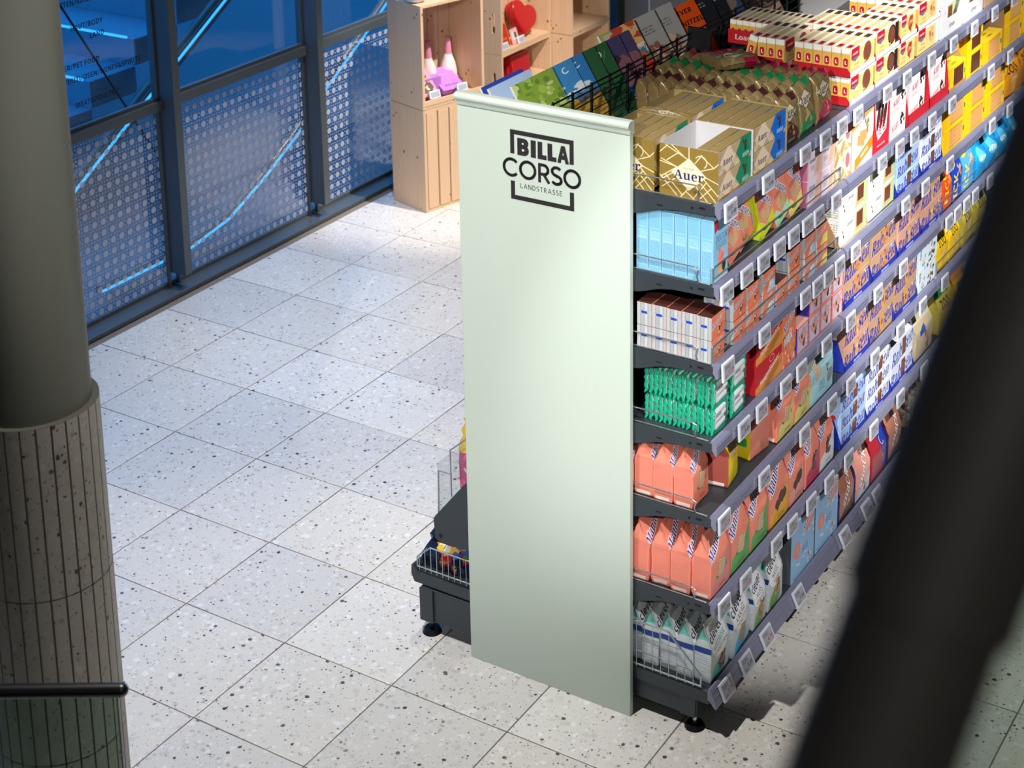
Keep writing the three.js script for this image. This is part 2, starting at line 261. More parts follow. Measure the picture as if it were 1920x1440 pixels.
{
  const Z = [0.50, -0.62, -1.74, -2.86, -3.98, -5.10, -6.22];
  Z.forEach((z) => struct('window_mullion', rb(0.15, 2.9, 0.05, 0.003, -3.555, 1.55, z), frameMat));
  const lower = struct('window_sill', merge([rb(0.14, 0.02, 6.9, 0.002, -3.56, 0.012, -2.86), rb(0.03, 0.03, 6.9, 0.002, -3.61, 0.03, -2.86)]), frameMat);
  let n = 0;
  for (let i = 0; i + 1 < Z.length; i++) {
    const z1 = Z[i] - 0.025, z0 = Z[i + 1] + 0.025, w = z1 - z0, zc = (z0 + z1) / 2; n++;
    struct('trim_' + n, merge([rb(0.075, 0.05, w, 0.002, -3.595, 0.99, zc), rb(0.02, 0.022, w, 0.002, XG + 0.008, 1.022, zc), rb(0.02, 1.95, 0.016, 0.002, XG + 0.008, 2.0, z1 - 0.008), rb(0.02, 1.95, 0.016, 0.002, XG + 0.008, 2.0, z0 + 0.008), rb(0.02, 0.94, 0.016, 0.002, XG + 0.008, 0.49, z1 - 0.008), rb(0.02, 0.94, 0.016, 0.002, XG + 0.008, 0.49, z0 + 0.008), rb(0.075, 0.05, w, 0.002, -3.595, 2.95, zc)]), frameMat);
    const win = struct('window_' + n, bx(0.006, 1.92, w, XG - 0.004, 1.97, zc), glassMat); mesh('lower_pane', bx(0.006, 0.95, w, XG - 0.004, 0.49, zc), glassMat, win);
    const pg = new THREE.PlaneGeometry(w - 0.03, 0.92); pg.rotateY(PI / 2); const uv = pg.attributes.uv; for (let k = 0; k < 4; k++) uv.setXY(k, uv.getX(k) * (w - 0.03) / FP / 4, uv.getY(k) * 0.92 / FP / 4);
    const f = mesh('printed_film', pg, filmMat, win); f.position.set(XG + 0.0006, 0.5, zc); f.userData.label = 'pale dotted cane pattern printed on the lower pane';
  }
  // lettering on the upper pane beside the column
  const words = ['PASTEN/RICE&PASTA', 'HAUT/BODY', 'LAND', 'BROT', 'TIER/PET FOOD', 'SPIRITUOSEN/WINES&SPIRITS', 'FISCH/', 'MEAT&POULTRY'];
  const ytop = [1.62, 1.5, 1.44, 1.385, 1.32, 1.255, 1.17, 1.13];
  const lt = canvas(1024, 640, (g, W, H) => { g.clearRect(0, 0, W, H); words.forEach((s, k) => txt(g, s, W - 420 + [150, 90, 95, -180, 50, 330, -200, 160][k], (1.67 - ytop[k]) / 0.6 * H, 38, '#0a1a26', { bold: true, align: 'right' })); });
  const lm = mesh('window_lettering', new THREE.PlaneGeometry(0.96, 0.6).rotateY(PI / 2), std(0xffffff, 0.6, 0, { map: lt, transparent: true, side: THREE.DoubleSide }));
  lm.position.set(XG + 0.0008, 1.37, -1.23); lm.userData.kind = 'structure';
  // outside: pavement, steel braces, and added steps and rail that carry the blue streaks
  struct('pavement', bx(8, 0.2, 22, -7.72, -0.14, -3), std(0x4c5862, 0.6));
  struct('exterior_wall', bx(0.3, 9, 22, -9.5, 4, -3), std(0xa9c0cc, 0.8));
  const streakGlow = new THREE.MeshStandardMaterial({ color: 0x000000, emissive: new THREE.Color().setRGB(0.04, 0.42, 1), emissiveIntensity: 1.6 });  // self-lit blue, stands in for light streaks in the panes
  const treadMat = std(0x648598, 0.5, 0.1);
  const st = thing('added_stair', 'added steps with glowing blue edges standing in for reflections in the glass', 'stairs', [-5.75, -0.04, -2.0]);  // added steps, glowing edges imitate blue reflections in the upper panes
  for (let k = 0; k < 8; k++) { mesh('step', rb(2.0, 0.16, 0.36, 0.004, 0, 0.08 + 0.16 * k, -0.36 * k + 0.9), treadMat, st); mesh('glow_streak', bx(1.9, 0.012, 0.012, 0, 0.165 + 0.16 * k, 1.085 - 0.36 * k), streakGlow, st); }
  const hl = thing('added_handrail', 'added dark rail with a glowing line for the blue streak in the dotted panes', 'handrail'), path = [[1.03, -4.06], [0.837, -3.76], [0.574, -3.32], [0.391, -3.075], [0.217, -2.757], [0.081, -2.456], [0.022, -2.153], [0.02, -1.5]].map(([y, z]) => [-3.85, y, z]);  // added rail, its glowing line imitates the blue streak reflected in the panes
  mesh('bar', wire(path.map(([x, y, z]) => [x - 0.03, y + 0.005, z]), 0.026, 10), frameMat, hl); mesh('glow_streak', wire(path, 0.007, 8), streakGlow, hl);
  const br = thing('steel_brace', 'slanting blue lit steel brace outside the middle upper pane', 'brace'); for (const o of [-0.06, 0.06]) mesh('bar', rod([-4.6, 0.05, -1.7 + o], [-4.6, 2.2, -5.2 + o], 0.026, 10), frameMat, br); mesh('glow_streak', rod([-4.57, 0.05, -1.7], [-4.57, 2.2, -5.2], 0.008, 8), streakGlow, br);
  const cb = thing('steel_cable', 'thin dark cable slanting outside the pane beside the column', 'cable'); mesh('strand', rod([-4.0, 0.3, -2.24], [-4.0, 2.6, -0.84], 0.006, 8), blackSteel, cb);
}

// ------------------------------------------------------------------ round column at the left
{
  const X = -0.996, Z = 1.406, R = 0.173, col = struct('column', new THREE.CylinderGeometry(0.155, 0.155, 4.6, 64).translate(0, 2.3, 0), std(0x55564e, 0.5)); col.position.set(X, 0, Z);
  const n = 28, dA = 2 * PI / n;
  for (const [y0, y1] of [[1.0, 1.485], [0.515, 1.0], [0.03, 0.515]]) for (let k = 0; k < n; k++) {
    const g = flat(new THREE.CylinderGeometry(R, R, y1 - y0 - 0.003, 4, 1, true, k * dA + 0.015, dA - 0.03)), p = g.attributes.position, uv = g.attributes.uv, off = rnd(), of2 = rnd();
    for (let i = 0; i < p.count; i++) uv.setXY(i, uv.getX(i) * 0.04 / TERR + off, p.getY(i) / TERR + of2);
    const ed = []; for (const e of [k * dA + 0.015, (k + 1) * dA - 0.015]) { const q = flat(new THREE.PlaneGeometry(0.014, y1 - y0 - 0.003).translate(R - 0.007, 0, 0).rotateY(e - PI / 2)); ed.push(q); }
    const m = mesh('stone_strip', merge([g, ...ed]), std2(), col); m.position.y = (y0 + y1) / 2;
  }
  function std2() { return stripMat; }
  mesh('core', new THREE.CylinderGeometry(R - 0.008, R - 0.008, 1.48, 48).translate(0, 0.74, 0), grout, col);
  mesh('ledge', new THREE.RingGeometry(0.15, R, 64).rotateX(-PI / 2).translate(0, 1.484, 0), std(0x34342b, 0.6, 0, { side: THREE.DoubleSide }), col);
}

// ------------------------------------------------------------------ gondola: end panel, bays, rails, guards
const SY = [0, 1.77, 1.52, 1.27, 1.02, 0.77, 0.475, 0.17], XF = 0.262;
const sage = std(0xbfcbc0, 0.36), ink = std(0x231f20, 0.6);
const fontB = await new FontLoader().loadAsync('fonts/droid/droid_sans_bold.typeface.json');
const fontR = await new FontLoader().loadAsync('fonts/droid/droid_sans_regular.typeface.json');
{
  const p = thing('store_sign_board', 'tall sage green end panel with a black store logo closing the shelf row', 'panel', [-0.3035, 0, -0.01]);
  mesh('board', rb(0.607, 1.9455, 0.02, 0.0012, 0, 0.97275, 0), sage, p); mesh('cap_core', bx(0.604, 0.02, 0.012, 0, 1.95, 0), darkSteel, p);
  const cap = [[-0.012, 0], [0.012, 0], [0.0125, 0.0035], [0.0145, 0.005], [0.0145, 0.0095], [0.013, 0.0115], [0.0145, 0.015], [0.0195, 0.018], [0.0235, 0.023], [0.0245, 0.029], [0.0225, 0.035], [0.018, 0.039], [0.011, 0.041], [-0.008, 0.041], [-0.012, 0.037]];
  mesh('cap_moulding', profile(cap.map(([a, b]) => [-a, b]), 0.612).rotateY(PI / 2).translate(-0.306, 1.9485, 0), sage, p);
  const lg = new THREE.Group(); lg.name = 'logo'; lg.position.set(0.3035, 0, 0.0102); lg.userData.label = 'black store logo lettering'; p.add(lg);
  const bar = (x0, x1, y0, y1) => bx(x1 - x0, y1 - y0, 0.0006, (x0 + x1) / 2, (y0 + y1) / 2, 0);
  const L = -0.414, R = -0.19, Tp = 1.899, B = 1.675, t = 0.0145;
  mesh('logo_frame', merge([bar(L, R, Tp - t, Tp), bar(L, L + t, 1.822, Tp - t), bar(R - t, R, 1.822, Tp - t)]), ink, lg); mesh('logo_frame', merge([bar(L, R, B, B + t), bar(L, L + t, B + t, 1.734), bar(R - t, R, B + t, 1.734)]), ink, lg);
  const text = (s, font, size, x0, x1, y, fat, gap = 0) => { const gs = []; let cx = 0; for (const ch of s) { const g = new TextGeometry(ch, { font, size, depth: 0.0006, curveSegments: 8, bevelEnabled: fat > 0, bevelSize: fat, bevelThickness: 0.00005, bevelSegments: 1 }); g.computeBoundingBox(); const b = g.boundingBox; g.translate(cx - b.min.x, 0, 0); cx += b.max.x - b.min.x + gap; gs.push(g); } const g = merge(gs), k = (x1 - x0) / (cx - gap); return g.scale(k, 1, 1).translate(x0, y, -0.0003); };
  const yb = 1.8205, hb = 0.0555, st = 0.0165, Lx = (x) => merge([bar(x, x + st, yb, yb + hb), bar(x + st, x + 0.031, yb, yb + 0.0145)]);
  mesh('word', merge([text('B', fontB, 0.0505, -0.3885, -0.3475, yb + 0.0025, 0.0026), bar(-0.3405, -0.3405 + 0.018, yb, yb + hb), Lx(-0.316), Lx(-0.281), text('A', fontB, 0.0505, -0.2475, -0.2065, yb + 0.0025, 0.0026)]).translate(0, 0, 0), ink, lg);
  mesh('word', text('LANDSTRASSE', fontR, 0.0158, -0.379, -0.2325, 1.7155, 0, 0.0042), ink, lg);
  const stroke = (pts, w) => { const gs = []; for (let i = 0; i + 1 < pts.length; i++) { const a = pts[i], b = pts[i + 1], l = Math.hypot(b[0] - a[0], b[1] - a[1]); gs.push(new THREE.BoxGeometry(l, w, 0.0006).rotateZ(Math.atan2(b[1] - a[1], b[0] - a[0])).translate((a[0] + b[0]) / 2, (a[1] + b[1]) / 2, (i % 2) * 0.00012)); if (i) gs.push(new THREE.CylinderGeometry(w / 2, w / 2, 0.0006, 16).rotateX(PI / 2).translate(a[0], a[1], 0.00024)); } return merge(gs); };
  const arc = (cx, cy, r, a0, a1, n = 28, ry = r) => Array.from({ length: n + 1 }, (_, i) => { const a = a0 + (a1 - a0) * i / n; return [cx + r * Math.cos(a), cy + ry * Math.sin(a)]; });
  const W = 0.0098, y0 = 1.777, rr = 0.0262, d = PI / 180;
  mesh('word', merge([stroke(arc(-0.4115, y0, rr, 42 * d, 318 * d), W), stroke(arc(-0.3525, y0, rr, 0, 2 * PI, 40), W),
    stroke([[-0.3105, y0 - 0.031], [-0.3105, y0 + 0.0262]], W), stroke([[-0.3145, y0 + 0.0262], [-0.296, y0 + 0.0262], ...arc(-0.295, y0 + 0.0115, 0.0147, 90 * d, -90 * d, 14), [-0.3105, y0 - 0.0032]], W), stroke([[-0.296, y0 - 0.003], [-0.2765, y0 - 0.0295]], W),
    stroke([...arc(-0.2505, y0 + 0.0135, 0.0155, 35 * d, 270 * d, 16, 0.0127), ...arc(-0.2505, y0 - 0.0135, 0.0165, 90 * d, -150 * d, 18, 0.0127)], W), stroke(arc(-0.196, y0, rr, 0, 2 * PI, 40), W)]), ink, lg);
}
const railMat = phys({ color: 0x74758c, roughness: 0.2, clearcoat: 0.7, clearcoatRoughness: 0.08 });
const wireMat = std(0xb9c4c6, 0.28, 0.85), gPin = std(0x0a0a0b, 0.5);
const bracketGeo = profile([[-0.29, 0.0], [0.2, 0.0], [XF, -0.002], [XF, -0.033], [0.13, -0.036], [0.08, -0.045], [0.02, -0.066], [-0.04, -0.078], [-0.29, -0.09]], 0.0025);
const railGeo = profile([[XF - 0.004, 0.006], [XF + 0.002, 0.006], [XF + 0.007, 0.001], [XF + 0.028, -0.046], [XF + 0.027, -0.052], [XF + 0.022, -0.055], [XF + 0.001, -0.03], [XF - 0.004, -0.03]], 0.996);
const railUp = profile([[XF - 0.004, 0.006], [XF + 0.003, 0.006], [XF + 0.013, -0.003], [XF + 0.016, -0.008], [XF + 0.017, -0.034], [XF + 0.015, -0.04], [XF + 0.011, -0.041], [XF + 0.001, -0.026], [XF - 0.004, -0.026]], 0.996), ribUp = merge([bx(0.002, 0.002, 0.996, XF + 0.0162, -0.0095, 0.498), bx(0.0012, 0.0012, 0.996, XF + 0.0168, -0.021, 0.498), bx(0.002, 0.002, 0.996, XF + 0.0172, -0.034, 0.498)]);
const ribGeo = merge([bx(0.002, 0.0016, 0.996, XF + 0.0175, -0.0215, 0.498), bx(0.002, 0.002, 0.996, XF + 0.0095, -0.003, 0.498), bx(0.002, 0.0022, 0.996, XF + 0.0285, -0.0465, 0.498)]);
{
  const bay = thing('shelving_bay', 'dark grey shelving bay holding the near end of the biscuit range', 'shelf', [0, 0, -1.025]);
  for (let k = 1; k <= 7; k++) {
    const s = new THREE.Group(); s.name = 'shelf'; s.position.y = SY[k]; bay.add(s);
    mesh('deck', rb(0.55, 0.024, 0.995, 0.003, -0.012, -0.0125, 0.4985), shelfGrey, s);
    if (k < 7) for (const z of [0.0, 0.9965]) mesh('bracket', bracketGeo.clone().translate(0, 0, z), shelfGrey, s);
    else mesh('lip', rb(0.56, 0.045, 0.994, 0.004, -0.018, -0.026, 0.4985), shelfGrey, s);
    mesh('price_rail', (k < 7 ? railUp : railGeo).clone().translate(0, 0, 0.002), railMat, s); mesh('rail_rib', k < 7 ? ribUp : ribGeo, railMat, s);
    if (k < 7) mesh('slot', merge([bx(0.02, 0.006, 0.001, 0.222, -0.014, 0.9992), bx(0.007, 0.007, 0.001, 0.19, -0.018, 0.9992), bx(0.02, 0.0035, 0.001, 0.085, -0.03, 0.9992)]), gPin, s);
  }
  mesh('plinth', rb(0.52, 0.12, 0.97, 0.004, -0.045, 0.112, 0.5), shelfGrey, bay);
  mesh('plinth_end', rb(0.054, 0.12, 0.006, 0.002, 0.185, 0.112, 0.988), shelfGrey, bay);
  mesh('back_panel', rb(0.02, 1.72, 0.99, 0.002, -0.31, 0.92, 0.5), shelfGrey, bay);
  for (const z of [0.96, 0.04]) { const f = mesh('foot', new THREE.CylinderGeometry(0.026, 0.033, 0.013, 24).translate(0.197, 0.0065, z), blackSteel, bay); mesh('stem', new THREE.CylinderGeometry(0.008, 0.008, 0.045, 12).translate(0.197, 0.033, z), chrome, f); }
  dup(bay, [0, 0, -2.035], 0, 'dark grey shelving bay with the yellow wafer cartons and white displays on top').children;
  dup(bay, [0, 0, -3.045], 0, 'dark grey shelving bay with mostly yellow biscuit packs behind the dark railing');
  dup(bay, [0, 0, -4.055], 0, 'dark grey shelving bay at the far end of the row');
  // end guards of the first bay: chrome rods across the open ends
  for (let k = 1; k <= 6; k++) { const y = SY[k], z = -0.028, hh = [0, 0.052, 0.05, 0.05, 0.05, 0.045, 0.042][k]; const t = thing('end_guard', `chrome wire guard across the open end of the ${LEVEL[k]}`, 'guard rail'); mesh('rod', wire([[-0.03, y + hh, z], [0.2, y + hh, z], [0.212, y + hh - 0.006, z], [0.206, y + 0.02, z], [0.212, y + 0.005, z], [0.25, y + 0.004, z]], 0.0026), chrome, t); mesh('lower_rod', wire([[-0.03, y + 0.006, z], [0.205, y + 0.006, z]], 0.0018), chrome, t); }
  for (const [k, z0, z1, lb] of [[2, -0.03, -1.0, 'second shelf of the first bay'], [3, -0.03, -1.0, 'third shelf of the first bay'], [4, -2.08, -3.0, 'fourth shelf of the third bay'], [5, -2.08, -3.0, 'fifth shelf of the third bay']]) {
    const y = SY[k], t = thing('front_guard', `low chrome wire guard along the ${lb}`, 'guard rail');
    mesh('top_rod', wire([[XF - 0.004, y + 0.006, z0], [XF - 0.004, y + 0.058, z0], [XF - 0.004, y + 0.058, z1], [XF - 0.004, y + 0.006, z1]], 0.003), wireMat, t); mesh('middle_rod', rod([XF - 0.004, y + 0.022, z0], [XF - 0.004, y + 0.022, z1], 0.002), wireMat, t);
  }
  // wire basket side at the bottom shelf
  const bk = thing('wire_basket_side', 'chrome wire grid with a sloping top edge at the end of the bottom shelf', 'guard rail'), y = SY[7], z = -0.026, top = (x) => (x < 0.12 ? y + 0.165 : y + 0.165 - (x - 0.12) * 1.0);
  mesh('frame', wire([[-0.02, top(0), z], [0.12, top(0.12), z], [0.235, top(0.235), z], [0.235, y + 0.012, z], [-0.02, y + 0.012, z]], 0.0028), wireMat, bk);
  for (let x = 0.01; x < 0.23; x += 0.0285) mesh('wire', rod([x, y + 0.006, z + 0.002], [x, top(x), z + 0.002], 0.0014), wireMat, bk);
  mesh('wire', rod([-0.02, y + 0.06, z - 0.001], [0.235, y + 0.06, z - 0.001], 0.0014), wireMat, bk); mesh('wire', rod([-0.02, y + 0.115, z - 0.001], [0.17, y + 0.115, z - 0.001], 0.0014), wireMat, bk);
}
// electronic price tags
{
  const scr = [0, 1, 2, 3].map((k) => canvas(128, 96, (g, W, H) => { g.fillStyle = '#9fa1aa'; g.fillRect(0, 0, W, H); smallprint(g, 8, 6, 70, 30, '#3c3c44', 3, 4 + k); txt(g, ['3.49', '2.29', '1.99', '4.79'][k], 84, 60, 36, k % 2 ? '#a8434a' : '#2b2b33'); smallprint(g, 8, 72, 40, 18, '#55555e', 2, 9 + k); }));
  const sm = scr.map((t) => std(0xffffff, 0.4, 0, { map: t })), fm = std(0xd2d4dd, 0.35);
  const tags = { 1: [-0.08, -0.342, -0.627, -0.789, -0.935, -1.078, -1.357, -1.556, -1.822, -2.076, -2.332, -2.599, -2.87], 2: [-0.063, -0.2, -0.32, -0.44, -0.55, -0.66, -0.753, -0.904, -1.33, -1.508, -1.66, -1.86, -2.094, -2.591, -2.86], 3: [-0.079, -0.34, -0.66, -0.76, -0.853, -0.952, -1.098, -1.598, -1.815, -2.102, -2.648, -2.898], 4: [-0.2, -0.33, -0.514, -0.643, -0.856, -1.074, -1.338, -1.599, -2.125, -2.231, -2.347, -2.46, -2.661], 5: [-0.069, -0.36, -0.683, -0.924, -1.096, -1.331, -1.598, -1.846, -2.108], 6: [-0.077, -0.233, -0.47, -0.6, -0.76, -0.92, -1.1, -1.347, -1.629, -1.9], 7: [-0.106, -0.252, -0.41, -0.673, -1.094, -1.31, -1.42, -1.7] };
  let proto;
  for (const k in tags) tags[k].forEach((z, i) => {
    const lb = `white electronic price tag on the ${LEVEL[k]} rail, ${ORD[i]} from the green end panel`;
    let t; const pos = [XF + 0.025, SY[k] - 0.025, z];
    if (!proto) { t = proto = thing('price_tag', lb, 'price tag', pos, 0, 'electronic price tags on the shelf rails'); const b = mesh('housing', rb(0.007, 0.058, 0.08, 0.0016), fm, t); b.rotation.z = 0.43; const s = mesh('screen', new RoundedBoxGeometry(0.066, 0.044, 0.002, 1, 0.0008), sm[0], t); s.rotation.order = 'ZYX'; s.rotation.set(0, PI / 2, 0.43); s.position.set(0.0034 * Math.cos(0.43), 0.0034 * Math.sin(0.43), 0); }
    else { t = dup(proto, pos, 0, lb); t.children[1].material = sm[(i * 7 + k * 3) % 4]; }
    t.rotation.z = k === '7' ? 0 : -0.38;
  });
}

// ------------------------------------------------------------------ packaging kinds
const SALMON = '#ef8d75', SALMON2 = '#e8765c', BLUE = '#1c2f9a', KRAFT = '#c39a76';
const leaf = (g, x, y, r, rot, c = '#3f8f3a') => blob(g, x, y, r, r * 0.4, c, rot);
function mannerWord(g, x, y, s, rot = 0) { script(g, 'Manner', x, y, s, '#1b2a92', { rot, line: '#fbeee6', lw: s * 0.16 }); }
// top shelf cartons in gold
const goldLines = (g, W, H, bg, ln, lw, seed) => { g.fillStyle = bg; g.fillRect(0, 0, W, H); const q = seeded(seed); g.strokeStyle = ln; g.lineWidth = lw; const s = W / 4; for (let i = -4; i < 9; i++) { for (const k of [0, 0.16, 0.32]) { if (q() < 0.25) continue; g.beginPath(); const o = (i + k) * s; if (i % 2) { g.moveTo(o, 0); g.lineTo(o + H * 0.8, H); } else { g.moveTo(o + H * 0.8, 0); g.lineTo(o, H); } g.stroke(); } } };
function diamond(g, x, y, w, h, c) { poly(g, [[x, y - h], [x + w, y], [x, y + h], [x - w, y]], c); }
const auerFront = (hex, dk) => (g, W, H) => { goldLines(g, W, H, '#b39b78', '#e4d6bd', 3, 4); diamond(g, W * 0.27, H * 0.5, W * 0.24, H * 0.52, '#d9c3a8'); txt(g, 'Auer', W * 0.27, H * 0.55, H * 0.36, '#151d4d', { font: 'serif' }); poly(g, [[W * 0.52, H * 0.5], [W * 0.68, 0], [W, 0], [W, H * 0.75], [W * 0.9, H], [W * 0.68, H]], hex); chunks(g, W * 0.78, H * 0.38, H * 0.2, '#3a1d14', '#5b2d1d', 9, 3); smallprint(g, W * 0.72, H * 0.68, W * 0.2, H * 0.18, '#dfe9ef', 3, 5); };
carton('auerGreen', 'wafer_box', 0.222, 0.0755, 0.0355, { base: '#a58c58', front: auerFront('#17805c'), side: (g, W, H) => goldLines(g, W, H, '#8b7136', '#c9b27c', 3, 6), top: (g, W, H) => { g.fillStyle = '#8f794c'; g.fillRect(0, 0, W, H); g.fillStyle = '#4d3f25'; g.fillRect(0, H - 3, W, 3); } });
carton('auerBlue', 'wafer_box', 0.235, 0.0755, 0.0355, { base: '#a58c58', front: auerFront('#1165c4'), side: (g, W, H) => goldLines(g, W, H, '#8b7136', '#c9b27c', 3, 6), top: (g, W, H) => { g.fillStyle = '#8f794c'; g.fillRect(0, 0, W, H); g.fillStyle = '#4d3f25'; g.fillRect(0, H - 3, W, 3); } });
const auerEnd = canvas(384, 320, (g, W, H) => {
  g.fillStyle = '#8f7434'; g.fillRect(0, 0, W, H); g.strokeStyle = '#e9dcb4'; g.lineWidth = 6; const L = (...p) => { g.beginPath(); p.forEach((q, i) => (i ? g.lineTo(q[0] * W, q[1] * H) : g.moveTo(q[0] * W, q[1] * H))); g.stroke(); };
  L([0.5, 0], [0.5, 0.25]); L([0.5, 0.25], [0.1, 0.02]); L([0.42, 0.2], [0.2, 0]); L([0, 0.18], [0.14, 0.02]); L([0, 0.35], [0.3, 0.42], [0.02, 0.3]); L([0.12, 0.32], [0.34, 0.12]); L([0.3, 0.42], [0.02, 0.66]); L([0.28, 0.5], [0, 0.74]); L([0.34, 0.58], [0.04, 0.86]); L([0, 0.62], [0.3, 0.98]); L([0.1, 0.6], [0.4, 0.96]); L([0.7, 0.12], [0.92, 0.32], [0.7, 0.42]); L([0.92, 0.32], [1, 0.22]); L([0.6, 0.3], [0.72, 0.1]); L([0.72, 0.5], [1, 0.62]); L([0.76, 0.58], [1, 0.86]); L([0.7, 0.66], [0.96, 0.98]); L([0.62, 0.74], [0.82, 1]); L([0.8, 0.62], [0.58, 0.98]); L([0.88, 0.72], [0.66, 1]); L([0.5, 0.8], [0.36, 1]); L([0.44, 0.86], [0.6, 1]);
  g.beginPath(); g.arc(0.7 * W, 0.25 * H, 0.1 * W, -2.6, 1); g.stroke(); diamond(g, W * 0.5, H * 0.53, W * 0.3, H * 0.32, '#ece0bd'); txt(g, 'EST. 1920', W * 0.5, H * 0.42, 15, '#4a4236', { bold: false }); txt(g, 'Auer', W * 0.5, H * 0.56, 78, '#17205c', { font: 'serif' });
});
const auerSide = canvas(384, 256, (g, W, H) => goldLines(g, W, H, '#8d7028', '#d9c48c', 5, 9));
const flowArt = (cap, art) => ({ base: '#85714a', front: (g, W, H) => { goldLines(g, W, H, '#87734b', '#b8a67a', 3, 8); g.fillStyle = cap; g.fillRect(W * 0.62, 0, W * 0.34, H * 0.13); diamond(g, W * 0.45, H * 0.33, W * 0.4, H * 0.17, '#e3d6b4'); txt(g, 'Auer', W * 0.45, H * 0.34, W * 0.27, '#151d4d', { font: 'serif' }); poly(g, [[0, H], [0, H * 0.8], [W * 0.5, H * 0.52], [W, H * 0.74], [W, H]], cap); chunks(g, W * 0.5, H * 0.68, W * 0.2, art, '#c98f55', 10, 4); smallprint(g, W * 0.3, H * 0.84, W * 0.5, H * 0.09, '#efe6d2', 3); }, side: (g, W, H) => { g.fillStyle = '#77633d'; g.fillRect(0, 0, W, H); } });
pillow('flowBrown', 'wafer_packet', 0.132, 0.15, 0.041, flowArt('#4b2226', '#4a2415'), { metal: 0.2, rough: 0.3, crinkle: 0.0019 });
pillow('flowGreen', 'wafer_packet', 0.132, 0.158, 0.041, flowArt('#118a4b', '#c9a06a'), { metal: 0.2, rough: 0.3, crinkle: 0.0019 });
pillow('flowRed', 'wafer_packet', 0.132, 0.15, 0.041, flowArt('#a5173f', '#b33a52'), { metal: 0.2, rough: 0.3, crinkle: 0.0019 });
// yellow wafer cartons with round wafers
const loack = (disc, bgc, side2) => ({ base: '#f0ead8', front: (g, W, H) => { g.fillStyle = '#efce85'; g.fillRect(0, 0, W, H); g.fillStyle = '#f4f0e6'; g.fillRect(0, 0, W, H * 0.13); poly(g, [[W * 0.05, H * 0.06], [W * 0.37, H * 0.06], [W * 0.37, H * 0.42], [W * 0.21, H * 0.55], [W * 0.05, H * 0.42]], '#c41230'); poly(g, [[W * 0.08, H * 0.4], [W * 0.34, H * 0.4], [W * 0.21, H * 0.53]], '#2b8aa0'); script(g, 'Loacker', W * 0.21, H * 0.25, H * 0.13, '#fff'); if (bgc) { g.fillStyle = bgc; g.fillRect(W * 0.84, H * 0.1, W * 0.16, H); } if (side2) chunks(g, W * 0.68, H * 0.55, H * 0.28, disc, '#c7724a', 16, 7); else { blob(g, W * 0.7, H * 0.46, W * 0.17, H * 0.36, disc); blob(g, W * 0.7, H * 0.46, W * 0.135, H * 0.3, '#7b4432'); chunks(g, W * 0.62, H * 0.85, H * 0.12, '#4a2416', '#efdcb6', 9, 5); } txt(g, 'TORTINA', W * 0.26, H * 0.67, H * 0.1, '#6a4a24', { bold: false }); smallprint(g, W * 0.08, H * 0.78, W * 0.3, H * 0.1, '#8a6a3a', 2); },
  side: (g, W, H) => { g.fillStyle = '#f2efe6'; g.fillRect(0, 0, W, H); g.fillStyle = '#dcae52'; g.fillRect(0, H * 0.2, W, H * 0.8); g.fillStyle = '#b8132c'; g.beginPath(); g.roundRect(W * 0.25, H * 0.36, W * 0.5, H * 0.3, W * 0.2); g.fill(); txt(g, 'L', W * 0.5, H * 0.51, W * 0.5, '#fff'); g.fillStyle = '#7e6438'; g.fillRect(W - 1.5, 0, 1.5, H); },
  top: (g, W, H) => { g.fillStyle = '#f4f1ea'; g.fillRect(0, 0, W, H); g.fillStyle = '#e3c98e'; g.fillRect(0, H * 0.35, W, H * 0.65); g.fillStyle = '#b8132c'; g.fillRect(W * 0.06, H * 0.35, W * 0.16, H * 0.5); g.fillStyle = '#53362a'; g.fillRect(W * 0.74, H * 0.35, W * 0.2, H * 0.6); } });
carton('tortina', 'wafer_box', 0.225, 0.098, 0.033, loack('#94503a', null));
carton('tortinaDark', 'wafer_box', 0.225, 0.098, 0.033, loack('#3b1d16', '#26222a'));
carton('hazel', 'wafer_box', 0.16, 0.098, 0.033, loack('#b0402c', null, true));
carton('tortinaWhite', 'wafer_box', 0.24, 0.098, 0.033, loack('#d8b07c', '#dfe9ee', true));
carton('stripe', 'wafer_box', 0.2, 0.085, 0.0245, { share: 'tortina' });
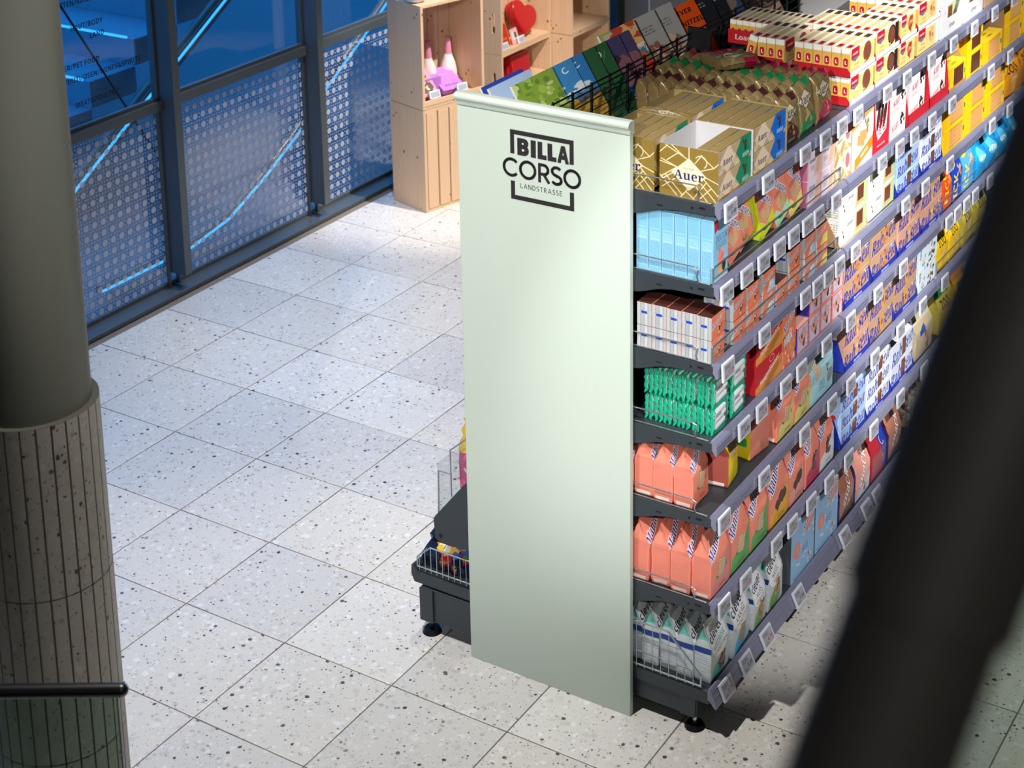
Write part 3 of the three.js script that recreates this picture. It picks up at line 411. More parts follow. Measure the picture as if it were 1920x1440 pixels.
// second shelf
carton('decor', 'ice_wafer_box', 0.1, 0.195, 0.0405, { base: '#9fd0ea', front: (g, W, H) => { g.fillStyle = '#8fc4e6'; g.fillRect(0, 0, W, H); poly(g, [[W * 0.06, H * 0.03], [W * 0.32, 0], [W * 0.34, H * 0.16], [W * 0.1, H * 0.22]], '#cf1f2e'); txt(g, 'DECOR', W * 0.55, H * 0.33, W * 0.24, '#2c3c50', { font: 'serif', bold: false, skew: -0.15 }); smallprint(g, W * 0.2, H * 0.4, W * 0.7, H * 0.1, '#56789a', 3); blob(g, W * 0.52, H * 0.63, W * 0.2, H * 0.1, '#e9837a'); chunks(g, W * 0.5, H * 0.61, W * 0.16, '#e4766f', '#f2a08f', 10, 3); poly(g, [[W * 0.3, H * 0.7], [W * 0.72, H * 0.7], [W * 0.66, H * 0.92], [W * 0.36, H * 0.92]], '#e0ad74'); blob(g, W * 0.72, H * 0.8, W * 0.12, H * 0.1, '#3a2a24'); g.fillStyle = '#e6f3fa'; g.fillRect(0, H * 0.96, W, H * 0.04); }, side: (g, W, H) => { g.fillStyle = '#74adcb'; g.fillRect(0, 0, W, H); g.fillStyle = '#a6cfe2'; g.fillRect(W * 0.06, 0, 2, H); g.fillRect(W * 0.9, 0, 2, H); smallprint(g, W * 0.14, H * 0.06, W * 0.7, H * 0.16, '#6fa8c6', 8, 4); g.fillStyle = '#c3d6de'; for (let i = 0; i < 4; i++) g.fillRect(W * 0.1, H * (0.3 + i * 0.17), W * 0.78, 2); smallprint(g, W * 0.12, H * 0.34, W * 0.74, H * 0.58, '#a4cbe0', 26, 6); smallprint(g, W * 0.12, H * 0.5, W * 0.74, H * 0.4, '#5f93b3', 18, 8); }, top: (g, W, H) => { g.fillStyle = '#8ec3de'; g.fillRect(0, 0, W, H); } });
const slim = (ac, second) => ({ base: SALMON2, front: (g, W, H) => { g.fillStyle = SALMON; g.fillRect(0, 0, W, H); poly(g, [[0, H * 0.55], [W * 0.45, H * 0.82], [W, H * 0.72], [W, H], [0, H]], ac); poly(g, [[0, H * 0.05], [W * 0.1, H * 0.05], [W * 0.1, H * 0.7], [0, H * 0.6]], second ?? ac); mannerWord(g, W * 0.66, H * 0.34, W * 0.3, 0.85); smallprint(g, W * 0.16, H * 0.34, W * 0.45, H * 0.09, '#5a3350', 3); wafer(g, W * 0.42, H * 0.6, W * 0.26, H * 0.28, -0.5); wafer(g, W * 0.68, H * 0.62, W * 0.26, H * 0.28, 0.25); leaf(g, W * 0.3, H * 0.85, W * 0.13, 0.5); leaf(g, W * 0.5, H * 0.88, W * 0.1, -0.6); }, side: (g, W, H) => { g.fillStyle = second ?? SALMON2; g.fillRect(0, 0, W, H); mannerWord(g, W * 0.5, H * 0.5, W * 0.3, PI / 2); }, top: (g, W, H) => { g.fillStyle = SALMON2; g.fillRect(0, 0, W, H); } });
carton('slimGreen', 'wafer_box', 0.105, 0.186, 0.04, slim('#e9806a', '#3c8c3c')); carton('slimLime', 'wafer_box', 0.105, 0.186, 0.04, slim('#d7df2a', '#c6d81e')); carton('slimMint', 'wafer_box', 0.105, 0.186, 0.04, slim('#aee6b8', '#ee8468')); carton('slimYellow', 'wafer_box', 0.105, 0.186, 0.04, slim('#f3e170', '#ee8468'));
carton('pink', 'wafer_carton', 0.115, 0.092, 0.05, { base: '#e8c3d4', front: (g, W, H) => { g.fillStyle = '#f3e3ec'; g.fillRect(0, 0, W, H); poly(g, [[W * 0.45, H], [W * 0.75, 0], [W, 0], [W, H]], '#f2c9c2'); g.fillStyle = '#edb7cf'; g.fillRect(0, 0, W * 0.08, H); txt(g, 'clever', W * 0.36, H * 0.32, H * 0.2, '#2a3550'); smallprint(g, W * 0.2, H * 0.5, W * 0.3, H * 0.2, '#b98aa2', 3); wafer(g, W * 0.76, H * 0.55, W * 0.2, H * 0.6, 0.3, '#f0c8a0', '#e0a878'); }, side: (g, W, H) => { g.fillStyle = '#9c5870'; g.fillRect(0, 0, W, H); }, top: (g, W, H) => { g.fillStyle = '#f0d6e3'; g.fillRect(0, 0, W, H); } });
carton('goldSmall', 'wafer_carton', 0.15, 0.1, 0.05, { base: '#b89f66', front: (g, W, H) => { goldLines(g, W, H, '#b79f68', '#eee2c2', 4, 12); diamond(g, W * 0.3, H * 0.5, W * 0.26, H * 0.42, '#ebe0c2'); txt(g, 'Auer', W * 0.3, H * 0.52, H * 0.2, '#17205c', { font: 'serif' }); poly(g, [[W * 0.55, 0], [W, 0], [W, H * 0.9], [W * 0.6, H * 0.7]], '#e9c8b8'); blob(g, W * 0.78, H * 0.4, W * 0.12, H * 0.26, '#cf6a78'); }, side: (g, W, H) => goldLines(g, W, H, '#8f7538', '#ccb680', 3, 6) });
carton('orangeTall', 'wafer_carton', 0.2, 0.205, 0.06, { base: '#ef9a3a', front: (g, W, H) => { g.fillStyle = '#f7ede0'; g.fillRect(0, 0, W, H); poly(g, [[0, 0], [W, 0], [W, H * 0.12], [0, H * 0.3]], '#f1a04a'); g.fillStyle = '#21478e'; g.fillRect(W * 0.34, H * 0.06, W * 0.2, H * 0.16); chunks(g, W * 0.66, H * 0.36, W * 0.12, '#e0654f', '#5aa04a', 9, 3); wafer(g, W * 0.42, H * 0.55, W * 0.34, H * 0.16, 0.25, '#e9b877', '#d08f4c'); wafer(g, W * 0.52, H * 0.48, W * 0.34, H * 0.16, 0.15, '#efc58c', '#d08f4c'); poly(g, [[W * 0.14, H * 0.82], [W, H * 0.6], [W, H * 0.8], [W * 0.14, H]], '#ee8a17'); txt(g, 'WAFFEL', W * 0.6, H * 0.8, H * 0.1, '#fff3d9', { rot: -0.22 }); }, side: (g, W, H) => { g.fillStyle = '#efa24c'; g.fillRect(0, 0, W, H); } });
const kagi = { base: '#f3efee', front: (g, W, H) => { g.fillStyle = '#f4f0ef'; g.fillRect(0, 0, W, H); script(g, 'Kägi', W * 0.34, H * 0.55, H * 0.34, '#c41e30', { rot: -0.25 }); chunks(g, W * 0.78, H * 0.42, H * 0.24, '#41261c', '#5f3a2a', 12, 4); smallprint(g, W * 0.1, H * 0.82, W * 0.4, H * 0.12, '#c98a8a', 2); }, side: (g, W, H) => { g.fillStyle = '#e7dedd'; g.fillRect(0, 0, W, H); }, top: (g, W, H) => { g.fillStyle = '#f1ebea'; g.fillRect(0, 0, W, H); chunks(g, W * 0.3, H * 0.5, H * 0.3, '#7a3a30', '#c41e30', 6, 9); chunks(g, W * 0.7, H * 0.5, H * 0.3, '#6b3a2c', '#c41e30', 6, 2); } };
carton('kagi', 'wafer_packet', 0.165, 0.095, 0.05, kagi);
carton('kagiRed', 'wafer_display', 0.16, 0.2, 0.06, { base: '#cf1f2e', front: (g, W, H) => { g.fillStyle = '#d41f2e'; g.fillRect(0, 0, W, H); poly(g, [[W * 0.08, H * 0.06], [W * 0.9, H * 0.06], [W * 0.8, H * 0.68], [W * 0.3, H * 0.8], [W * 0.12, H * 0.5]], '#f3eeee'); for (let i = 0; i < 3; i++) { blob(g, W * (0.3 + i * 0.2), H * 0.36, W * 0.09, H * 0.26, '#4a2a20', 0.25); } script(g, 'Kägi', W * 0.4, H * 0.56, W * 0.2, '#c41e30', { rot: 1.3 }); script(g, 'Kägi', W * 0.62, H * 0.52, W * 0.2, '#c41e30', { rot: 1.3 }); smallprint(g, W * 0.25, H * 0.88, W * 0.5, H * 0.05, '#fff', 1); }, side: (g, W, H) => { g.fillStyle = '#d8d3d2'; g.fillRect(0, 0, W, H); g.fillStyle = '#c41e30'; g.fillRect(0, H * 0.55, W, H * 0.45); } });
const YEL = '#f6c414';
const leib = (bis, dot) => ({ base: YEL, front: (g, W, H) => { g.fillStyle = YEL; g.fillRect(0, 0, W, H); g.fillStyle = bis; g.fillRect(W * 0.28, H * 0.14, W * 0.58, H * 0.74); g.fillStyle = dot; for (let i = 0; i < 9; i++) { g.beginPath(); g.arc(W * (0.3 + i * 0.068), H * 0.14, W * 0.02, 0, 7); g.arc(W * (0.3 + i * 0.068), H * 0.88, W * 0.02, 0, 7); g.fill(); } for (let i = 0; i < 4; i++) for (let j = 0; j < 3; j++) blob(g, W * (0.38 + i * 0.13), H * (0.3 + j * 0.2), 3, 3, dot); g.fillStyle = '#2f7a3c'; g.fillRect(W * 0.9, H * 0.4, W * 0.06, H * 0.2); }, side: (g, W, H) => { g.fillStyle = '#eeb008'; g.fillRect(0, 0, W, H); g.fillStyle = '#d8332c'; g.beginPath(); g.arc(W * 0.55, H * 0.4, W * 0.17, 0, 7); g.fill(); txt(g, '15', W * 0.55, H * 0.4, W * 0.2, '#fff'); }, top: (g, W, H) => { g.fillStyle = '#f8ce2c'; g.fillRect(0, 0, W, H); for (let i = 0; i < 2; i++) txt(g, 'LEIBNIZ', W * 0.5, H * (0.3 + 0.42 * i), H * 0.24, '#2b2413', { skew: -0.2 }); } });
carton('leibniz', 'biscuit_packet', 0.26, 0.098, 0.06, leib('#dfa35e', '#b9783c')); carton('leibnizChoc', 'biscuit_packet', 0.2, 0.098, 0.06, leib('#5b3322', '#3c2016'));
// third shelf
const silver = (g, W, H) => { const q = seeded(8); for (let i = 0; i < 4; i++) { g.fillStyle = ['#aeb0b2', '#a0a2a4', '#b6b8ba', '#a6a8aa'][i]; g.fillRect(i * W / 4, 0, W / 4, H); g.fillStyle = '#4c4e52'; g.fillRect(i * W / 4, 0, 2.6, H); } for (let i = 0; i < 60; i++) { g.fillStyle = q() < 0.5 ? '#c4c6c8' : '#75787c'; g.fillRect(q() * W, q() * H, 1 + 2 * q(), 2 + 10 * q()); } };
const brick = (ac, art) => ({ base: SALMON, front: (g, W, H) => { g.fillStyle = '#f08360'; g.fillRect(0, 0, W, H); poly(g, [[W * 0.3, H], [W * 0.55, H * 0.55], [W, H * 0.5], [W, H]], ac); mannerWord(g, W * 0.42, H * 0.32, H * 0.26, -0.32); chunks(g, W * 0.62, H * 0.72, H * 0.2, art, '#e6c090', 10, 5); g.fillStyle = '#e9cbb8'; g.fillRect(0, 0, W, 3); }, side: (g, W, H) => { silver(g, W, H); g.fillStyle = '#1a3fae'; g.fillRect(W * 0.3, H * 0.36, W * 0.4, H * 0.11); g.fillStyle = '#d3562f'; g.fillRect(0, 0, 2.5, H); }, top: (g, W, H) => { g.fillStyle = '#4a2720'; g.fillRect(0, 0, W, H); } });
carton('brickChoc', 'wafer_multipack', 0.09, 0.0735, 0.049, brick('#e8785a', '#5c2f20'), { rough: 0.3 }); carton('brickLemon', 'wafer_multipack', 0.09, 0.0735, 0.049, brick('#ecdc6a', '#f2e08a'), { rough: 0.3 }); carton('brickCoco', 'wafer_multipack', 0.09, 0.0735, 0.049, brick('#a9d3ea', '#f4efe6'), { rough: 0.3 });
const bah = (bg, art, ink2 = '#1d2ea4') => ({ base: bg, front: (g, W, H) => { g.fillStyle = bg; g.fillRect(0, 0, W, H); script(g, 'Bahlsen', W * 0.5, H * 0.55, H * 0.98, ink2, { sx: Math.min(0.84, 1.02 * W / (H * 0.98 * 4.1)), shear: -0.12 }); art(g, W, H); smallprint(g, W * 0.78, H * 0.12, W * 0.16, H * 0.2, '#efe6dc', 2); }, side: (g, W, H) => { g.fillStyle = bg; g.fillRect(0, 0, W, H); g.fillStyle = '#cf3a36'; g.beginPath(); g.arc(W * 0.5, H * 0.3, W * 0.16, 0, 7); g.fill(); }, top: (g, W, H) => { g.fillStyle = bg; g.fillRect(0, 0, W, H); } });
const pretzel = (g, W, H) => { g.strokeStyle = '#d8873a'; g.lineWidth = H * 0.1; for (const a of [-0.09, 0.09]) { g.beginPath(); g.ellipse(W * (0.54 + a * 0.7), H * 0.5, W * 0.07, H * 0.3, a * 4, 0, 7); g.stroke(); } };
const ringB = (g, W, H) => { blob(g, W * 0.54, H * 0.52, W * 0.085, H * 0.42, '#dd9a45'); blob(g, W * 0.54, H * 0.52, W * 0.03, H * 0.14, '#7d3b22'); };
const twist = (g, W, H) => { for (let i = 0; i < 4; i++) blob(g, W * 0.53, H * (0.24 + i * 0.19), W * 0.045, H * 0.13, i % 2 ? '#e3b677' : '#d49c58', 0.5); };
const choc = (g, W, H) => { g.fillStyle = '#693a26'; g.beginPath(); g.roundRect(W * 0.48, H * 0.1, W * 0.17, H * 0.78, 6); g.fill(); g.fillStyle = '#7d4a33'; g.fillRect(W * 0.51, H * 0.2, W * 0.11, H * 0.55); };
const nutty = (g, W, H) => { choc(g, W, H); const q = seeded(3); for (let i = 0; i < 7; i++) blob(g, W * q(), H * q(), H * 0.1, H * 0.07, '#d9a260', q() * 3); };
carton('bahPretzel', 'biscuit_box', 0.245, 0.092, 0.06, bah(KRAFT, pretzel)); carton('bahRing', 'biscuit_box', 0.24, 0.092, 0.06, bah(KRAFT, ringB)); carton('bahTwist', 'biscuit_box', 0.24, 0.092, 0.06, bah('#cf9c80', twist)); carton('bahWhite', 'biscuit_box', 0.235, 0.068, 0.06, bah('#e9eef6', choc)); carton('bahSky', 'biscuit_box', 0.235, 0.068, 0.06, bah('#b3cdf2', choc)); carton('bahNut', 'biscuit_box', 0.235, 0.068, 0.06, bah('#a9c8f2', nutty)); carton('bahNutW', 'biscuit_box', 0.235, 0.068, 0.06, bah('#e4e9f2', nutty)); carton('bahSilver', 'biscuit_box', 0.24, 0.09, 0.06, bah('#d5dbe8', choc));
carton('choco', 'biscuit_box', 0.26, 0.095, 0.07, { base: '#eeeae2', front: (g, W, H) => { g.fillStyle = '#f2efe8'; g.fillRect(0, 0, W, H); poly(g, [[W * 0.5, H], [W * 0.62, H * 0.2], [W, 0], [W, H]], '#b9cf9a'); g.fillStyle = '#d8b27c'; g.fillRect(W * 0.58, H * 0.14, W * 0.28, H * 0.76); g.fillStyle = '#6d3f2a'; g.fillRect(W * 0.62, H * 0.2, W * 0.22, H * 0.56); txt(g, 'clever', W * 0.38, H * 0.36, H * 0.2, '#27324c'); chunks(g, W * 0.14, H * 0.6, H * 0.14, '#6d3f2a', '#e0c8a8', 7, 3); smallprint(g, W * 0.26, H * 0.54, W * 0.24, H * 0.2, '#8d98a2', 3); }, side: (g, W, H) => { g.fillStyle = '#eae6dc'; g.fillRect(0, 0, W, H); smallprint(g, W * 0.1, H * 0.1, W * 0.8, H * 0.8, '#a9a59a', 9); } });
// fourth shelf
pillow('turq', 'wafer_packet', 0.102, 0.078, 0.0135, { base: '#16ab83', front: (g, W, H) => { g.fillStyle = '#1fb48c'; g.fillRect(0, 0, W, H); g.fillStyle = '#e9ecee'; g.beginPath(); g.roundRect(W * 0.1, H * 0.08, W * 0.76, H * 0.74, 30); g.fill(); txt(g, 'clever', W * 0.38, H * 0.34, H * 0.18, '#1d2a3c'); txt(g, 'SCHNITTEN', W * 0.42, H * 0.55, H * 0.1, '#5a6a78', { bold: false }); chunks(g, W * 0.8, H * 0.6, H * 0.14, '#5a2f20', '#7d4a33', 9, 3); }, side: (g, W, H) => { g.fillStyle = '#12a881'; g.fillRect(0, 0, W, H); g.fillStyle = '#0d8a69'; g.fillRect(0, 0, W * 0.2, H); g.fillStyle = '#bcdcd2'; g.fillRect(W * 0.88, H * 0.15, W * 0.1, H * 0.7); } }, { fin: 0.14, crinkle: 0.0022, rough: 0.3, metal: 0.1 });
carton('redWafer', 'wafer_box', 0.2, 0.1, 0.05, { base: '#c3202c', front: (g, W, H) => { g.fillStyle = '#c8232d'; g.fillRect(0, 0, W, H); poly(g, [[0, H], [0, H * 0.75], [W, H * 0.3], [W, H]], '#e79a4e'); poly(g, [[W * 0.2, H], [W * 0.5, H * 0.55], [W, H * 0.36], [W, H * 0.6], [W * 0.55, H]], '#dc7e30'); wafer(g, W * 0.62, H * 0.72, W * 0.5, H * 0.2, -0.45, '#e6b064', '#b9762f'); script(g, 'Neapolitaner', W * 0.52, H * 0.5, H * 0.24, '#f8ead8', { rot: -0.3 }); g.strokeStyle = '#f3b8a8'; g.lineWidth = 3; g.beginPath(); g.ellipse(W * 0.6, H * 0.16, W * 0.09, H * 0.11, 0, 0, 7); g.stroke(); }, side: (g, W, H) => { g.fillStyle = '#a81723'; g.fillRect(0, 0, W, H); }, top: (g, W, H) => { g.fillStyle = '#bd1a28'; g.fillRect(0, 0, W, H); } });
carton('mix', 'wafer_box', 0.11, 0.2, 0.06, { base: '#ef7d52', front: (g, W, H) => { g.fillStyle = '#f08058'; g.fillRect(0, 0, W, H); mannerWord(g, W * 0.5, H * 0.2, W * 0.26, -0.5); txt(g, 'MIX', W * 0.4, H * 0.52, W * 0.32, '#fff', { line: '#6a55a8', lw: 8, rot: -0.15 }); const q = seeded(6); for (let i = 0; i < 26; i++) blob(g, W * q(), H * (0.4 + 0.6 * q()), 8 + 16 * q(), 8 + 12 * q(), ['#f6d8c4', '#efb23f', '#c95b6a', '#8fb6d8', '#e9e2dc', '#6d3f2a'][i % 6], q() * 3); txt(g, 'MIX', W * 0.4, H * 0.52, W * 0.32, '#fff', { line: '#6a55a8', lw: 8, rot: -0.15 }); }, side: (g, W, H) => { g.fillStyle = '#e8743f'; g.fillRect(0, 0, W, H); }, top: (g, W, H) => { g.fillStyle = '#f2884f'; g.fillRect(0, 0, W, H); } });
carton('schn', 'wafer_box', 0.098, 0.1, 0.05, { base: '#e88478', front: (g, W, H) => { g.fillStyle = '#ea8a7c'; g.fillRect(0, 0, W, H); g.fillStyle = '#cfc7dc'; g.fillRect(W * 0.1, H * 0.08, W * 0.8, H * 0.84); diamond(g, W * 0.5, H * 0.45, W * 0.38, H * 0.36, '#e79a8c'); script(g, 'Schnitten', W * 0.5, H * 0.3, H * 0.17, '#4a3f8e', { rot: -0.3, line: '#f4ecec', lw: 4 }); chunks(g, W * 0.5, H * 0.6, H * 0.2, '#6a3728', '#d9a98a', 10, 3); g.fillStyle = '#c0453f'; for (let i = 0; i < 5; i++) g.fillRect(W * 0.92, H * (0.1 + i * 0.18), W * 0.05, H * 0.08); }, side: (g, W, H) => { g.fillStyle = '#2b2480'; g.fillRect(0, 0, W, H); }, top: (g, W, H) => { g.fillStyle = '#eeb0a2'; g.fillRect(0, 0, W, H); } });
// bags
const bagSide = (c = '#e98a74') => (g, W, H) => { g.fillStyle = c; g.fillRect(0, 0, W, H); g.globalAlpha = 0.6; smallprint(g, W * 0.08, H * 0.36, W * 0.84, H * 0.52, '#a34a48', 44, 7); g.globalAlpha = 1; g.fillStyle = '#f4d7cc'; g.fillRect(W * 0.12, H * 0.91, W * 0.7, H * 0.07); g.fillStyle = '#d3543a'; g.fillRect(0, 0, 3, H); g.fillRect(W - 3, 0, 3, H); };
const mBag = (ac, art) => ({ base: SALMON, front: (g, W, H) => { g.fillStyle = '#ee8c75'; g.fillRect(0, 0, W, H); poly(g, [[0, H], [W * 0.08, H * 0.74], [W * 0.75, H * 0.5], [W, H * 0.34], [W, H]], ac); mannerWord(g, W * 0.42, H * 0.24, W * 0.25, -0.5); art(g, W, H); smallprint(g, W * 0.42, H * 0.84, W * 0.34, H * 0.06, '#6b4a3c', 3); }, side: bagSide() });
const waferArt = (g, W, H) => { wafer(g, W * 0.52, H * 0.6, W * 0.34, H * 0.26, 0.15, '#edd3ac'); leaf(g, W * 0.78, H * 0.62, W * 0.08, 1.2); leaf(g, W * 0.3, H * 0.7, W * 0.08, 0.4); };
const heartArt = (g, W, H) => { for (const [x, y, r] of [[0.4, 0.64, 0.15], [0.62, 0.56, 0.2]]) { blob(g, W * (x - r * 0.45), H * y, W * r * 0.62, W * r * 0.7, '#5a3020', 0.5); blob(g, W * (x + r * 0.45), H * y, W * r * 0.62, W * r * 0.7, '#4a2618', -0.5); poly(g, [[W * (x - r), H * (y + 0.01)], [W * (x + r), H * (y + 0.01)], [W * x, H * (y + 0.14)]], '#512a1b'); } };
const nutArt = (g, W, H) => chunks(g, W * 0.55, H * 0.58, W * 0.22, '#4a2a1e', '#6d4330', 22, 5);
bag('mGreen', 'wafer_bag', 0.135, 0.22, 0.068, mBag('#5fae5a', waferArt)); bag('mPink', 'wafer_bag', 0.13, 0.22, 0.066, mBag('#e58c86', waferArt)); bag('mYellow', 'biscuit_bag', 0.15, 0.22, 0.066, mBag('#efb51f', heartArt)); bag('mChoc', 'biscuit_bag', 0.12, 0.215, 0.066, mBag('#f0a494', heartArt)); bag('mMagenta', 'biscuit_bag', 0.12, 0.215, 0.066, mBag('#cf2f5e', nutArt)); bag('mWhite', 'biscuit_bag', 0.13, 0.215, 0.066, mBag('#eef0f2', nutArt));
bag('mLemon', 'wafer_bag', 0.135, 0.205, 0.066, mBag('#e6d87a', waferArt)); bag('mPlain', 'wafer_bag', 0.105, 0.205, 0.066, mBag('#ea7f66', waferArt)); bag('mCoco', 'wafer_bag', 0.15, 0.205, 0.066, mBag('#bfe3ea', (g, W, H) => { waferArt(g, W, H); blob(g, W * 0.3, H * 0.6, W * 0.1, W * 0.09, '#f6f2ea'); blob(g, W * 0.25, H * 0.66, W * 0.12, W * 0.08, '#7a4a32'); }));
bag('skyBag', 'wafer_bag', 0.2, 0.2, 0.06, { base: '#a9d9e4', front: (g, W, H) => { g.fillStyle = '#aadbe6'; g.fillRect(0, 0, W, H); poly(g, [[0, 0], [W, 0], [W, H * 0.2], [0, H * 0.34]], '#8fa8a0'); wafer(g, W * 0.3, H * 0.4, W * 0.2, H * 0.3, -0.4, '#f2e2cc'); blob(g, W * 0.84, H * 0.68, W * 0.14, H * 0.12, '#8e8f8c', -0.4); chunks(g, W * 0.7, H * 0.5, W * 0.07, '#6f4a36', '#4d8f4a', 7, 3); smallprint(g, W * 0.36, H * 0.62, W * 0.24, H * 0.2, '#4d7f92', 4); }, side: bagSide('#9ccbd8') });
bag('brownYellow', 'wafer_bag', 0.09, 0.2, 0.075, { base: '#f0d21e', front: (g, W, H) => { g.fillStyle = '#f1d31c'; g.fillRect(0, 0, W, H); poly(g, [[0, 0], [W, 0], [W, H * 0.16], [0, H * 0.3]], '#e99a8a'); wafer(g, W * 0.5, H * 0.42, W * 0.5, H * 0.22, 0.1, '#f4e0b0'); }, side: (g, W, H) => { bagSide('#a8564a')(g, W, H); } });
bag('limeBag', 'wafer_bag', 0.12, 0.2, 0.07, { base: '#dbc21c', front: (g, W, H) => { g.fillStyle = '#d9826e'; g.fillRect(0, 0, W, H); }, side: (g, W, H) => { g.fillStyle = '#d8b81a'; g.fillRect(0, 0, W, H); g.fillStyle = '#b4571e'; g.fillRect(0, 0, W, H * 0.35); g.fillStyle = '#2f8a3e'; g.fillRect(W * 0.2, H * 0.62, W * 0.6, H * 0.14); } });
const clev = (ac, l2, l2c, art) => ({ base: '#d3d6d8', front: (g, W, H) => { g.fillStyle = '#c4cac8'; g.fillRect(0, 0, W, H); g.fillStyle = ac; g.beginPath(); g.ellipse(W * 0.45, H * 0.82, W * 0.36, H * 0.16, -0.4, 0, 7); g.fill(); g.fillStyle = '#eef0f1'; g.beginPath(); g.roundRect(W * 0.06, H * 0.08, W * 0.84, H * 0.52, W * 0.3); g.fill(); txt(g, 'clever', W * 0.42, H * 0.24, W * 0.25, '#1b2740', { rot: -0.25 }); txt(g, l2[0], W * 0.46, H * 0.38, W * 0.17, l2c, { rot: -0.25, bold: false }); txt(g, l2[1], W * 0.5, H * 0.49, W * 0.15, '#5a2530', { rot: -0.25, bold: false }); art(g, W, H); }, side: (g, W, H) => { g.fillStyle = '#cdd3d8'; g.fillRect(0, 0, W, H); g.fillStyle = '#6fc9bd'; g.fillRect(0, 0, W, H * 0.28); g.fillStyle = '#1e3f8e'; g.fillRect(0, H * 0.4, W, H * 0.09); const q = seeded(12); for (let i = 0; i < 30; i++) { g.fillStyle = ['#b9c3cf', '#e6ebef', '#9fb0c4', '#dde2e6'][i % 4]; g.fillRect(W * q() * 0.3, H * (0.5 + i / 62), W * (0.5 + 0.4 * q()), H * 0.012); } } });
bag('cMignon', 'wafer_bag', 0.125, 0.205, 0.058, clev('#58bdb0', ['MIGNON', 'SCHNITTEN'], '#3a9d93', (g, W, H) => chunks(g, W * 0.58, H * 0.74, W * 0.2, '#6a2d22', '#86402f', 16, 4)), { metal: 0.25, rough: 0.3 });
bag('cKakao', 'wafer_bag', 0.15, 0.215, 0.058, clev('#3fb4dd', ['KAKAO', 'SCHNITTEN'], '#3a2a2a', (g, W, H) => wafer(g, W * 0.55, H * 0.72, W * 0.3, H * 0.26, 0.3, '#c9a37c', '#6d4330')), { metal: 0.15 });
bag('cNuss', 'biscuit_bag', 0.1, 0.2, 0.055, clev('#7fa85a', ['NUSS', 'GEBÄCK'], '#3a2a2a', (g, W, H) => chunks(g, W * 0.6, H * 0.68, W * 0.22, '#8a5530', '#cf955c', 16, 4)), { metal: 0.15 });
bag('cHasel', 'biscuit_bag', 0.115, 0.21, 0.055, clev('#69a050', ['HASEL', 'NUSS'], '#3a2a2a', (g, W, H) => chunks(g, W * 0.6, H * 0.66, W * 0.2, '#c98c54', '#7d4a2e', 16, 6)), { metal: 0.15 });
carton('skyBox', 'biscuit_box', 0.205, 0.215, 0.06, { base: '#8fb9e4', front: (g, W, H) => { g.fillStyle = '#93bfe6'; g.fillRect(0, 0, W, H); const q = seeded(4); for (let i = 0; i < 16; i++) blob(g, W * q(), H * q(), W * 0.05, W * 0.02, '#d5e6f4'); poly(g, [[W * 0.55, 0], [W * 0.95, 0], [W * 0.95, H * 0.22], [W * 0.62, H * 0.36]], '#ec7f68'); mannerWord(g, W * 0.76, H * 0.15, W * 0.14, -0.5); blob(g, W * 0.26, H * 0.5, W * 0.14, H * 0.14, '#e8836c'); for (let i = -1; i < 2; i++) blob(g, W * (0.26 + i * 0.06), H * 0.5, 3, H * 0.12, '#f3b9a8'); chunks(g, W * 0.8, H * 0.82, W * 0.07, '#a86e4c', '#efdcc8', 6, 2); smallprint(g, W * 0.46, H * 0.52, W * 0.26, H * 0.14, '#4a6fb0', 3); }, side: (g, W, H) => { g.fillStyle = '#4a5058'; g.fillRect(0, 0, W, H); }, top: (g, W, H) => { g.fillStyle = '#c6def0'; g.fillRect(0, 0, W, H); } });
const snack = (a, b) => ({ base: a, front: (g, W, H) => { g.fillStyle = a; g.fillRect(0, 0, W, H); poly(g, [[0, H * 0.9], [W, H * 0.6], [W, H], [0, H]], b); script(g, 'snack', W * 0.52, H * 0.42, W * 0.34, '#f4eee8', { rot: -1, line: '#5a3a30', lw: 5 }); chunks(g, W * 0.55, H * 0.76, W * 0.14, '#6a3c28', '#d9b083', 8, 3); }, side: (g, W, H) => { g.fillStyle = '#3a2f6a'; g.fillRect(0, 0, W, H); } });
bag('snackChoc', 'snack_bag', 0.14, 0.2, 0.06, snack('#b0705a', '#4a2a20')); bag('snackPink', 'snack_bag', 0.15, 0.2, 0.06, snack('#e3998a', '#c9d6e0'));
bag('redBlue', 'biscuit_bag', 0.15, 0.19, 0.06, { base: '#a82a30', front: (g, W, H) => { g.fillStyle = '#a02530'; g.fillRect(0, 0, W, H); poly(g, [[W * 0.5, 0], [W, 0], [W, H], [W * 0.7, H * 0.8]], '#20389c'); g.strokeStyle = '#e8d060'; g.lineWidth = 6; g.beginPath(); g.arc(W * 0.75, H * 0.3, W * 0.1, 0.5, 4.4); g.stroke(); chunks(g, W * 0.72, H * 0.66, W * 0.12, '#c98a54', '#7d4a2e', 8, 3); } });
const pick = (c, t, tc) => ({ base: c, front: (g, W, H) => { g.fillStyle = c; g.fillRect(0, 0, W, H); txt(g, t, W * 0.36, H * 0.5, W * 0.5, tc, { rot: -PI / 2 }); chunks(g, W * 0.75, H * 0.4, W * 0.16, '#c98a54', '#e2b070', 10, 3); } });
bag('pickRed', 'biscuit_bag', 0.1, 0.19, 0.06, pick('#df4a1c', 'PICK', '#f8d22c')); bag('pickBlue', 'biscuit_bag', 0.13, 0.2, 0.06, pick('#1d3fa8', 'PICK UP', '#f6d234')); bag('pickSky', 'biscuit_bag', 0.14, 0.2, 0.06, pick('#4f9fd8', 'PICK UP', '#f6d234'));
